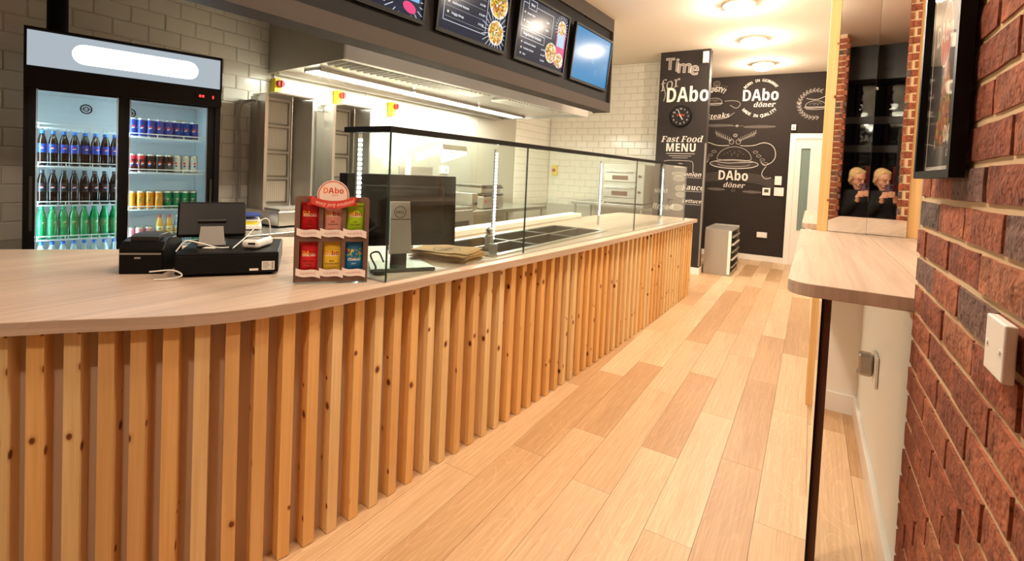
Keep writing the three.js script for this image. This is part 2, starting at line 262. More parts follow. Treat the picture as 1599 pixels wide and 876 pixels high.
{ // black chalkboard end pier of the kitchen
  const w = structGroup('wall_pier', 'narrow black chalkboard pier with menu lettering');
  part(w, 'wall_body', span(-2.14, -1.4, 0, CEIL, -7.803, -7.98), M.board);
  const S = 595, X0 = -2.14, x = (v) => (v - X0) * S, y = (v) => (CEIL - v) * S;
  const art = canvas(Math.round(0.74 * S), Math.round(CEIL * S), (c, W, H) => {
    c.fillStyle = '#231a17'; c.fillRect(0, 0, W, H);
    for (let k = 0; k < 500; k++) { c.fillStyle = `rgba(130,110,100,${0.02 + 0.03 * rnd()})`; c.fillRect(rnd() * W, rnd() * H, rr(4, 40), rr(2, 8)); }
    for (const [t, px, py, rot] of [['T', -1.99, 3.23, 0.02], ['i', -1.88, 3.2, 0.03], ['m', -1.77, 3.17, 0.05], ['e', -1.62, 3.13, 0.08]]) { chalkText(c, t, x(px), y(py), 'bold 150px sans-serif', 0.5, rot); c.save(); c.translate(x(px), y(py)); c.rotate(rot); c.strokeStyle = CH + '0.85)'; c.lineWidth = 3; c.font = 'bold 150px sans-serif'; c.textAlign = 'center'; c.textBaseline = 'middle'; c.strokeText(t, 0, 0); c.restore(); }
    chalkText(c, 'for', x(-1.99), y(2.92), 'italic 130px serif', 0.7, -0.25); line(c, [[x(-2.08), y(2.9)], [x(-2.03), y(2.78)], [x(-2.06), y(2.66)]], 9, 0.6);
    chalkText(c, 'DAbo', x(-1.71), y(2.745), 'bold 186px sans-serif', 1, 0, 0.82);
    chalkText(c, 'Fast Food', x(-1.76), y(2.06), 'italic bold 76px serif', 0.92); chalkText(c, 'MENU', x(-1.76), y(1.93), 'bold 104px sans-serif', 1, 0, 0.9);
    line(c, [[x(-1.97), y(1.835)], [x(-1.55), y(1.835)]], 6); line(c, [[x(-1.93), y(1.8)], [x(-1.6), y(1.8)]], 5); line(c, [[x(-1.88), y(1.77)], [x(-1.65), y(1.77)]], 4);
    line(c, [[x(-2.02), y(1.3)], [x(-2.02), y(1.7)], [x(-1.97), y(1.73)], [x(-1.6), y(1.73)], [x(-1.56), y(1.7)], [x(-1.56), y(1.55)]], 5, 0.75);
    ell(c, x(-1.76), y(1.62), 46, 38, Math.PI, 6.283, 4, 0.9, 0.75); ell(c, x(-1.77), y(1.52), 60, 18, 0, 6.3, 4, 0.6, 0.4); ell(c, x(-1.76), y(1.45), 50, 24, 0, 6.3, 4, 0.7, 0.4); ell(c, x(-1.74), y(1.3), 40, 24, 0, 6.3, 4, 0.6, 0.45); ell(c, x(-1.72), y(1.2), 44, 22, 0, 6.3, 4, 0.6, 0.5); ell(c, x(-1.77), y(1.0), 56, 28, 0, 6.3, 4, 0.8, 0.6);
    chalkText(c, 'onion', x(-1.56), y(1.52), 'italic bold 54px sans-serif', 0.9); line(c, [[x(-1.65), y(1.47)], [x(-1.44), y(1.47)]], 4);
    chalkText(c, 'Sauce', x(-1.55), y(1.32), 'italic bold 66px serif', 0.92); line(c, [[x(-1.66), y(1.26)], [x(-1.42), y(1.26)]], 4);
    chalkText(c, 'Lettuce', x(-1.555), y(1.11), 'italic bold 46px sans-serif', 0.85); line(c, [[x(-1.66), y(1.06)], [x(-1.43), y(1.06)]], 4);
    chalkText(c, 'Bread', x(-1.99), y(1.0), 'italic bold 66px serif', 0.85); chalkText(c, 'MEAT', x(-2.02), y(1.24), 'bold 48px sans-serif', 0.75); line(c, [[x(-2.12), y(0.95)], [x(-1.88), y(0.95)]], 4);
  });
  const f = part(w, 'chalk_face', new THREE.PlaneGeometry(0.74, CEIL).translate(-1.77, CEIL / 2, 0), std(0xffffff, 0.55, 0, { map: art })); f.position.z = -7.8; f.userData.label = 'chalk lettering on black board';
  part(w, 'corner_guard', [span(-1.408, -1.396, 0.12, 2.0, -7.792, -7.8), span(-1.4, -1.392, 0.12, 2.0, -7.792, -7.86)], M.steelDull, 'steel corner guard strip');
  part(w, 'skirting', [span(-2.14, -1.385, 0, 0.1, -7.785, -7.803), span(-1.4, -1.385, 0, 0.1, -7.8, -7.98)], M.white, 'white skirting board');
  part(w, 'side_reveal', span(-2.14, -2.1, 0, CEIL, -7.98, -8.39), M.plaster);
}
// right-hand wall, low white dado, mirror partition
struct('wall_right', 'white plastered wall beside the bar shelf', [span(0.62, 0.74, 0, CEIL, FRONT, BACK)], M.plaster);
struct('wall_dado', 'low white wall under the bar shelf', span(0.32, 0.62, 0, 1.11, -1.7, -3.76), M.white);
struct('wall_partition', 'white end partition that carries the mirror', span(0.1, 0.62, 0, CEIL, -3.76, -3.9), M.white);
struct('baseboard_right', 'white skirting board under the bar shelf', [span(0.3, 0.32, 0, 0.12, -1.7, -3.742), span(0.1, 0.32, 0, 0.12, -3.742, -3.76)], M.gloss);
struct('trim_1', 'pine post at the aisle edge of the mirror', metric(span(0.045, 0.1, 0, CEIL, -3.735, -3.9), 'y', 0.05), M.postPine);
struct('trim_2', 'pine strip between mirror and brick wall', metric(span(0.5, 0.555, 1.155, CEIL, -3.735, -3.76), 'y', 0.31), M.postPine);
// bricks
function brickGeo(w, h, d) {                                    // long side along x, front towards +z; rough front of 3 x 2 cells
  const P = [], U = [], nx = 4, ny = 2, front = [];
  for (let j = 0; j <= ny; j++) for (let i = 0; i <= nx; i++) {
    const ex = i === 0 || i === nx, ey = j === 0 || j === ny;
    front.push([(i / nx - 0.5) * w + (ex ? -Math.sign(i - 1) * rr(0.0, 0.003) : rr(-0.01, 0.01)), (j / ny - 0.5) * h + (ey ? -Math.sign(j - 0.5) * rr(0.0, 0.003) : rr(-0.006, 0.006)), (ex || ey ? rr(-0.0012, 0) : rr(0.0, 0.003))]);
  }
  const tri = (a, b, c) => { for (const p of [a, b, c]) { P.push(...p); } }, id = (i, j) => front[j * (nx + 1) + i];
  for (let j = 0; j < ny; j++) for (let i = 0; i < nx; i++) { tri(id(i, j), id(i + 1, j), id(i + 1, j + 1)); tri(id(i, j), id(i + 1, j + 1), id(i, j + 1)); }
  const c = (sx, sy) => [sx * w / 2, sy * h / 2, -d], k = [c(-1, -1), c(1, -1), c(1, 1), c(-1, 1)];
  for (let i = 0; i < nx; i++) { tri(id(i + 1, 0), id(i, 0), i < nx / 2 ? k[0] : k[1]); tri(id(i, ny), id(i + 1, ny), i < nx / 2 ? k[3] : k[2]); }
  tri(id(nx / 2, 0), k[0], k[1]); tri(id(nx / 2, ny), k[2], k[3]);
  for (let j = 0; j < ny; j++) { tri(id(0, j), id(0, j + 1), j < 1 ? k[0] : k[3]); tri(id(nx, j + 1), id(nx, j), j < 1 ? k[1] : k[2]); }
  tri(id(0, 1), k[3], k[0]); tri(id(nx, 1), k[1], k[2]);
  const g = new THREE.BufferGeometry(); g.setAttribute('position', new THREE.Float32BufferAttribute(P, 3)); g.computeVertexNormals();
  return metric(g, 'x', rnd(), rnd());
}
function brickCut(kind) { const w = kind === 'full' ? 0.215 : 0.1025; return brickGeo(w, 0.064, 0.03); }
const BV = { full: [...Array(9)].map(() => brickCut('full')), half: [...Array(5)].map(() => brickCut('half')) };
const tone = () => { const r = rnd(); return M.brick[r < 0.36 ? 0 : r < 0.62 ? 1 : r < 0.77 ? 2 : r < 0.91 ? 3 : r < 0.96 ? 4 : 5]; };
{ // brick pier on the right: face at x 0.25, free end at z -1.69
  const w = structGroup('wall_brick', 'red brick wall with sandy mortar beside the aisle');
  part(w, 'mortar_bed', span(0.2553, 0.62, 0, CEIL, 0.75, -1.672), M.mortar);
  const rest = new Map();
  const lay = (s, y, kind, near) => {                           // s: centre, metres from the free end
    const g = BV[kind][Math.floor(rnd() * BV[kind].length)], m = new THREE.Mesh(g, tone()); m.name = 'brick';
    m.position.set(0.2505 + rr(-0.002, 0.002), y, -1.684 + s + rr(-0.002, 0.002)); m.rotation.set(0, -Math.PI / 2, rr(-0.006, 0.006));
    if (near) w.add(m); else { m.updateMatrix(); if (!rest.has(m.material)) rest.set(m.material, []); rest.get(m.material).push(g.clone().applyMatrix4(m.matrix)); }
  };
  for (let r = 0; r * 0.075 < CEIL - 0.06; r++) {
    const y = 0.0375 + r * 0.075; let s = 0;
    if (r % 2) { lay(0.052, y, 'half', y < 2.25); s = 0.1125; }
    for (; s < 2.4; s += 0.225) lay(s + 0.108, y, 'full', y < 2.25 && s < 1.1);
  }
  for (const [m, l] of rest) { const p = part(w, 'upper_bricks', l, m); p.userData.kind = 'stuff'; }
  // bricks of the free end, seen in the mirror
  const end = [];
  for (let r = 0; r * 0.075 < CEIL - 0.06; r++) for (let s = r % 2 ? 0.0 : 0.055; s < 0.26; s += 0.112) { const g = BV.half[r % 5].clone(); g.rotateY(Math.PI); g.translate(0.303 + s, 0.0375 + r * 0.075, -1.676); end.push(g); }
  part(w, 'end_bricks', end, M.brick[1]).userData.kind = 'stuff';
}
{ // brick nib by the entrance, seen only in the mirror
  const w = structGroup('wall_nib', 'brick nib by the entrance seen in the mirror');
  part(w, 'mortar_bed', span(-0.72, -0.3, 0, CEIL, 0.2, 0.6), M.mortar);
  for (let r = 0; r * 0.075 < CEIL - 0.06; r++) for (let k = 0; k < 2; k++) {
    const m = part(w, 'brick', BV.full[(r * 2 + k * 3) % 9], tone()); m.position.set(-0.6 + k * 0.218 - (r % 2) * 0.0 , 0.0375 + r * 0.075, 0.197); m.rotation.y = Math.PI; m.position.x += r % 2 ? 0.012 : 0;
    const e = part(w, 'brick', BV.full[(r * 3 + k * 5) % 9], tone()); e.position.set(-0.302, 0.0375 + r * 0.075, 0.3 + k * 0.222); e.rotation.y = Math.PI / 2;
  }
}
{ // shop front behind the camera, seen in the mirror
  const s = structGroup('window_1', 'dark framed glass shop front with doors');
  const fr = std(0x17120f, 0.4);
  part(s, 'header', span(WX, 0.62, 2.95, CEIL, 0.95, FRONT + 0.05), fr); 
  part(s, 'frame', [...[-4.3, -3.3, -2.3, -1.3, -0.42, 0.12, 0.57].map((x) => span(x - 0.04, x + 0.04, 0, 2.95, FRONT - 0.04, FRONT + 0.04)), span(WX, 0.62, 2.36, 2.46, FRONT - 0.045, FRONT + 0.045), span(WX, 0.62, 0, 0.12, FRONT - 0.045, FRONT + 0.045), span(-0.42, 0.57, 1.95, 2.05, FRONT - 0.03, FRONT + 0.03)], fr);
  for (const [a, b] of [[-4.26, -3.34], [-3.26, -2.34], [-2.26, -1.34], [-1.26, -0.46], [-0.38, 0.08], [0.16, 0.53]]) { part(s, 'pane', span(a, b, 0.12, 2.36, FRONT - 0.004, FRONT + 0.004), M.glass); part(s, 'pane', span(a, b, 2.46, 2.95, FRONT - 0.004, FRONT + 0.004), M.glass); }
  part(s, 'window_poster', [span(-0.1, 0.06, 1.3, 1.75, FRONT + 0.01, FRONT + 0.014), span(0.3, 0.5, 1.35, 1.8, FRONT + 0.01, FRONT + 0.014)], std(0x8c1f1c, 0.7), 'red poster on the glass');
  part(s, 'door_handle', [cyl(0.014, 0.014, 0.9, 0.2, 1.2, FRONT - 0.09, 10), cyl(0.014, 0.014, 0.9, 0.04, 1.2, FRONT - 0.09, 10)], M.chrome);
}
// ================================================================ COUNTER
const lipPts = [[-2.62, 0.3], [-2.42, 0.08], [-2.2, -0.15], [-1.955, -0.41], [-1.86, -0.53], [-1.755, -0.645], [-1.655, -0.775], [-1.575, -0.93], [-1.52, -1.13], [-1.482, -1.4], [-1.45, -1.8], [-1.41, -2.2], [-1.345, -3], [-1.262, -4.5], [-1.2, -6.45]];
const lipCurve = new THREE.CatmullRomCurve3(lipPts.map(([x, z]) => new THREE.Vector3(x, 0, z)), false, 'centripetal'); lipCurve.arcLengthDivisions = 800;
const lipLen = lipCurve.getLength();
const lipAt = (s) => { const u = Math.min(1, Math.max(0, s / lipLen)), p = lipCurve.getPointAt(u), t = lipCurve.getTangentAt(u); return { x: p.x, z: p.z, tx: t.x, tz: t.z, nx: t.z, nz: -t.x }; };
const inset = (d, n = 90, s0 = 0, s1 = lipLen) => [...Array(n + 1)].map((_, i) => { const q = lipAt(s0 + (s1 - s0) * i / n); return [q.x + q.nx * d, q.z + q.nz * d]; });
{
  const t = thing('counter_worktop', 'long pale ash worktop with a curved end on the service counter', 'worktop');
  const back = [[-2.22, -6.45], [-2.42, -2.45], [-2.6, -2.25], [-2.95, -1.92], [-3.0, -1.15], [-3.45, -0.66], [-3.7, -0.2], [-3.7, 0.3]];
  const shp = new THREE.Shape([...inset(0.002), ...back].map(([x, z]) => new THREE.Vector2(x, -z))), cut = new THREE.Path();
  cut.moveTo(-2.05, 2.35); cut.lineTo(-1.56, 2.35); cut.lineTo(-1.56, 4.12); cut.lineTo(-2.05, 4.12); cut.lineTo(-2.05, 2.35); shp.holes.push(cut);
  part(t, 'slab', metric(extrude(shp, 0.039).rotateX(-Math.PI / 2).translate(0, 0.91, 0), 'z'), M.ash);
  part(t, 'edge_band', metric(ribbon(inset(0), 0.91, 0.9475, 0.002), 'z'), M.ash, 'laminated front edge');
  const c = thing('service_counter', 'curved service counter clad in upright knotty pine slats', 'counter');
  part(c, 'backing_panel', ribbon(inset(0.085), 0.0, 0.906, 0.018), M.backing, 'beige panel behind the slats');
  part(c, 'end_panel', span(-2.2, -1.29, 0.0, 0.906, -6.42, -6.44), M.backing);
  const slatGeo = [...Array(24)].map(() => metric(bx(0.042, 0.902, 0.055), 'y', rnd(), rnd()));
  let s = 0.1;
  while (s < lipLen - 0.01) {
    const q = lipAt(s), m = part(c, 'slat', slatGeo[Math.floor(rnd() * 24)], M.pine[Math.floor(rnd() * 3)]);
    m.position.set(q.x + q.nx * 0.0575, 0.454, q.z + q.nz * 0.0575); m.rotation.y = Math.atan2(-q.nx, -q.nz) + rr(-0.02, 0.02);
    const near = Math.min(1, Math.max(0, (2.6 - s) / 1.4)); s += 0.107 - 0.021 * near;
  }
}
// ---------------------------------------------------------------- glass guard with LED posts
{
  const gA = [-1.525, -1.48], gB = [-1.27, -6.0], L = Math.hypot(gB[0] - gA[0], gB[1] - gA[1]), ang = Math.atan2(-(gB[1] - gA[1]), gB[0] - gA[0]);
  const g = thing('glass_sneeze_guard', 'clear glass sneeze guard with dark top rail on worktop', 'glass guard', [gA[0], 0.949, gA[1]], ang);
  for (const [a, b] of [[0, 1.07], [1.08, 2.9], [2.91, L]]) {
    part(g, 'pane', bx(b - a, 0.64, 0.008, (a + b) / 2, 0.322, 0), M.glass);
    part(g, 'pane_edge', [bx(0.005, 0.64, 0.0085, b - 0.001, 0.322, 0)], M.glassEdge);
  }
  part(g, 'pane', bx(0.008, 0.64, 0.27, 0.004, 0.322, -0.14), M.glass);
  part(g, 'pane_edge', bx(0.006, 0.64, 0.006, 0.002, 0.322, 0.004), M.glassEdge);
  part(g, 'top_rail', [bx(L + 0.03, 0.024, 0.04, L / 2, 0.654, 0), bx(0.04, 0.024, 0.3, 0.005, 0.6541, -0.14)], M.fasciaDark, 'dark brown top rail');
  part(g, 'base_channel', [bx(L, 0.006, 0.016, L / 2, 0.003, 0.0), bx(0.014, 0.006, 0.27, 0.004, 0.003, -0.14)], M.steelDull);
  const ledMat = glow(new THREE.Color().setRGB(0.85, 0.93, 1.0), 9);
  for (const [s, zz, h0] of [[0.06, -0.27, 0.02], [1.24, -0.36, 0.02], [3.12, -0.45, 0.08], [4.6, -0.3, 0.03]]) {
    part(g, 'led_post', bx(0.024, 0.64, 0.012, s, 0.322, zz - 0.007), M.silver);
    const dots = []; for (let y = h0 + 0.02; y < 0.62; y += 0.022) dots.push(bx(0.019, 0.0125, 0.004, s, y, zz + 0.0015));
    part(g, 'led_strip', dots, ledMat, 'row of white LEDs');
    const r = new THREE.RectAreaLight(new THREE.Color().setRGB(0.85, 0.93, 1.0), 6, 0.012, 0.6); r.position.set(s, 0.33, zz + 0.006); r.rotation.y = Math.PI; g.add(r);
  }
}
// ---------------------------------------------------------------- menu fascia and screens
const fA = [-2.62, -1.0], FT = 1.4954;
{
  const f = thing('menu_fascia', 'long dark brown bulkhead carrying the menu screens', 'bulkhead', [fA[0], 0, fA[1]], FT);
  part(f, 'bulkhead_body', bx(6.15, CEIL - 2.262, 0.2, 4.95 - 3.075, (CEIL + 2.262) / 2, -0.13), M.fasciaDark, 'recessed dark face behind the screens');
  part(f, 'lower_band', bx(6.15, 0.115, 0.19, 4.95 - 3.075, 2.3075, -0.095), M.fascia);
  part(f, 'upper_band', bx(6.15, 0.16, 0.19, 4.95 - 3.075, CEIL - 0.0805, -0.095), M.fascia);
  part(f, 'end_panel', bx(0.02, CEIL - 2.25, 0.235, 4.96, (CEIL + 2.25) / 2, -0.1175), M.fascia);
}
function food(c, x, y, r, n) {                                  // round dish with chips and meat, a flat screen picture
  c.fillStyle = '#e9e2d6'; c.beginPath(); c.arc(x, y, r, 0, 7); c.fill();
  const pal = ['#e0a81c', '#f2c72e', '#b86f28', '#8d4a22', '#d98d22', '#7d9a3a'];
  for (let k = 0; k < n; k++) { const t = rnd() * 6.3, q = r * 0.85 * Math.sqrt(rnd()); c.save(); c.translate(x + q * Math.cos(t), y + q * Math.sin(t)); c.rotate(rnd() * 3); c.fillStyle = pal[Math.floor(rnd() * 6)]; c.fillRect(-r * 0.16, -r * 0.05, r * 0.32, r * 0.1); c.restore(); }
}
function rays(c, x, y, r0, r1) { c.strokeStyle = '#cfd6e6'; c.lineWidth = 5; for (let k = 0; k < 22; k++) { const t = k * 6.283 / 22; c.beginPath(); c.moveTo(x + r0 * Math.cos(t), y + r0 * Math.sin(t)); c.lineTo(x + r1 * Math.cos(t), y + r1 * Math.sin(t)); c.stroke(); } }
function screenArt(k) {
  return canvas(720, 500, (c, W, H) => {
    if (k === 3) { c.fillStyle = '#3d86b8'; c.fillRect(0, 0, W, H); c.strokeStyle = '#7db7d8'; c.lineWidth = 5; c.beginPath(); c.arc(390, 270, 17, 0, 7); c.stroke(); c.fillStyle = '#5b9cc6'; c.font = '80px sans-serif'; c.fillText('()', 440, 400); c.fillStyle = '#a8d4e8'; c.font = '20px sans-serif'; c.fillText('hh:mm', 620, 60); return; }
    c.fillStyle = '#141d31'; c.fillRect(0, 0, W, H);
    for (let i = 0; i < 300; i++) { c.fillStyle = 'rgba(50,70,110,0.13)'; c.fillRect(rnd() * W, rnd() * H, rr(20, 90), rr(3, 12)); }
    c.strokeStyle = '#dfe6f2'; c.lineWidth = 4;
    const txt = (t, x, y, s = 22) => { c.fillStyle = '#eef2f8'; c.font = `bold ${s}px sans-serif`; c.fillText(t, x, y); };
    const dot = (x, y) => { c.fillStyle = '#e9dcc4'; c.beginPath(); c.arc(x, y, 9, 0, 7); c.fill(); };
    if (k === 0) { c.strokeRect(40, 40, 400, 420); for (let i = 0; i < 6; i++) { dot(70, 90 + i * 62); txt('Chicken Kebab', 100, 98 + i * 62); txt('5.99', 370, 98 + i * 62); } rays(c, 590, 390, 110, 175); c.fillStyle = '#7fb4df'; c.fillRect(560, 150, 130, 250); food(c, 560, 330, 80, 70); food(c, 600, 130, 90, 80); c.fillStyle = '#e2447e'; c.beginPath(); c.ellipse(620, 445, 52, 32, 0.3, 0, 7); c.fill(); }
    if (k === 1) { c.strokeRect(46, 30, 440, 400); const n = ['Donner Mozzarella', 'Double Halloumi', 'Veggy Burger', 'Halloumi Kebab', 'Veggy Wrap']; n.forEach((t, i) => { dot(86, 90 + i * 70); txt(t, 120, 98 + i * 70); txt('\u00a3 6.99', 400, 98 + i * 70); c.lineWidth = 1.5; c.beginPath(); c.moveTo(60, 122 + i * 70); c.lineTo(470, 122 + i * 70); c.stroke(); }); rays(c, 600, 380, 90, 160); food(c, 610, 385, 92, 110); food(c, 610, 170, 110, 130); }
    if (k === 2) { c.strokeRect(40, 50, 440, 190); c.fillStyle = '#141d31'; c.fillRect(110, 10, 110, 74); c.strokeRect(110, 10, 110, 74); txt('Box', 138, 58, 32); dot(70, 125); txt('Doner Box', 100, 133); txt('5.99', 380, 133); dot(70, 190); txt('Large Doner Box', 100, 198); txt('6.99', 380, 198); c.strokeRect(50, 260, 330, 64); txt('Vegetarian Kebab', 76, 302, 30); ['Halloumi Kebab', 'Falafel Kebab', 'Box'].forEach((t, i) => { dot(70, 362 + i * 46); txt(t, 100, 370 + i * 46); txt('\u00a3 4.99', 350, 370 + i * 46); }); c.fillStyle = '#d2487f'; c.fillRect(560, 120, 150, 330); c.fillStyle = '#a9cfe4'; c.fillRect(575, 130, 115, 150); food(c, 632, 110, 66, 70); food(c, 500, 360, 88, 100); food(c, 640, 400, 66, 70); rays(c, 632, 110, 76, 110); }
  });
}
[[0.8, 1.72, 'first menu screen, kebab list with pink sauce bowl'], [1.84, 2.71, 'menu screen listing veggy burger with two round dishes'], [2.85, 3.76, 'menu screen with a boxed vegetarian kebab heading'], [3.9, 4.83, 'blank bright blue screen at the bulkhead end']].forEach(([a, b, label], k) => {
  const t = thing('menu_screen', label, 'screen', [fA[0] + 0.0753 * (a + b) / 2, 2.8, fA[1] - 0.9972 * (a + b) / 2], FT, 'menu screens on the bulkhead'); t.translateZ(0.012); t.rotateX(0.1);
  const w = b - a, h = 0.62, map = screenArt(k);
  part(t, 'bezel', [bx(w, 0.022, 0.04, 0, h / 2 - 0.011, 0), bx(w, 0.03, 0.04, 0, -h / 2 + 0.015, 0), bx(0.02, h - 0.04, 0.04, -w / 2 + 0.01, 0, 0), bx(0.02, h - 0.04, 0.04, w / 2 - 0.01, 0, 0), bx(w - 0.01, h - 0.01, 0.02, 0, 0, -0.008)], M.black);
  const pane = part(t, 'display', new THREE.PlaneGeometry(w - 0.04, h - 0.05), new THREE.MeshPhysicalMaterial({ color: 0x050505, roughness: 0.2, specularIntensity: 0.25, emissive: 0xffffff, emissiveMap: map, emissiveIntensity: 0.95 })); pane.position.z = 0.008;
  const r = new THREE.RectAreaLight(k === 3 ? new THREE.Color(0x5a9fd0) : new THREE.Color(0x7d86a0), k === 3 ? 0.8 : 0.35, w - 0.05, h - 0.06); r.position.z = 0.03; r.rotation.y = Math.PI; t.add(r);
});
// ---------------------------------------------------------------- extraction hood
{
  const h = thing('extractor_hood', 'large stainless extractor hood above the kebab grills', 'extractor hood');
  const A = [-3.09, -2.5], B = [-2.72, -6.4], C = [-4.335, -6.5], D = [-4.335, -2.66], y0 = 2.25, y1 = 3.05;
  part(h, 'front_panel', ribbon([A, B], y0, y1, 0.015), new THREE.MeshPhysicalMaterial({ color: 0xdcd8d2, roughness: 0.36, metalness: 0.6, anisotropy: 0.7 })); part(h, 'side_panel', ribbon([D, A], y0 - 0.001, y1, 0.015), M.steelDull); part(h, 'side_panel', ribbon([B, C], y0 - 0.001, y1, 0.015), M.steelDull);
  part(h, 'top_panel', plan([A, B, C, D], y1, 0.012), M.steelDull);
  part(h, 'underside', plan([[A[0] - 0.05, A[1] - 0.03], [B[0] - 0.05, B[1] + 0.03], [C[0], C[1] + 0.03], [D[0], D[1] - 0.03]], y0 + 0.03, 0.01), M.steel);
  part(h, 'rim', [ribbon([[A[0] - 0.016, A[1] - 0.016], [B[0] - 0.016, B[1] + 0.016]], y0, y0 + 0.03, 0.05), ribbon([[-4.2, -2.68], [-4.2, -6.48]], y0 - 0.01, y0 + 0.03, 0.04)], M.steel);
  // two banks of baffle filters near the front edge
  for (const [u0, u1, n] of [[0.02, 0.48, 26], [0.56, 0.86, 20]]) {
    const sl = []; for (let k = 0; k < n; k++) { const u = u0 + (u1 - u0) * (k + 0.5) / n; sl.push(new THREE.CylinderGeometry(0.02, 0.02, 0.26, 8, 1).rotateZ(Math.PI / 2).rotateY(-0.1).translate(A[0] + (B[0] - A[0]) * u - 0.22, y0 + 0.014, A[1] + (B[1] - A[1]) * u)); }
    part(h, 'baffle_filter', sl, M.steel);
  }
  const lm = glow(COOL, 14);
  [[-2.78, 'fluorescent hood light at the end by the tiled wall'], [-3.98, 'middle fluorescent hood light between the two others'], [-5.18, 'fluorescent hood light at the end towards chalkboard pier']].forEach(([z, label]) => {
    const l = thing('hood_light', label, 'light', [-3.83, y0 + 0.03, z - 0.56], 0, 'lights under the extractor hood');
    part(l, 'housing', [bx(0.22, 0.02, 1.16, 0, -0.008, 0), bx(0.02, 0.03, 1.16, 0.11, -0.015, 0), bx(0.02, 0.03, 1.16, -0.11, -0.015, 0)], M.steelDull);
    part(l, 'diffuser', rb(0.18, 0.02, 1.1, 0.008, 0, -0.024, 0), lm);
    const r = new THREE.RectAreaLight(COOL, HOOD_POWER, 0.18, 1.1); r.position.set(0, -0.037, 0); r.rotation.x = -Math.PI / 2; l.add(r);
  });
}
// small downlights in the ceiling over the staff side of the bulkhead
[-2.75, -3.6, -4.45, -5.3, -6.1].forEach((z, i) => {
  const l = thing('ceiling_downlight', `small round ceiling downlight behind the menu bulkhead, ${['first', 'second', 'third', 'fourth', 'fifth'][i]} from drinks fridge`, 'ceiling light', [-2.9 + (-z - 2.75) * 0.09, CEIL, z], 0, 'downlights behind the menu bulkhead');
  part(l, 'trim_ring', new THREE.TorusGeometry(0.045, 0.007, 8, 24).rotateX(Math.PI / 2).translate(0, -0.005, 0), M.gloss); part(l, 'lens', cyl(0.04, 0.04, 0.006, 0, -0.004, 0, 20), glow(new THREE.Color().setRGB(1.0, 0.86, 0.68), 8));
  const s = new THREE.SpotLight(WARM, 11, 0, 1.0, 0.6); s.position.set(0, -0.012, 0); s.target.position.set(0, -1, 0); s.shadow.radius = 2; s.castShadow = true; l.add(s); l.add(s.target);
});
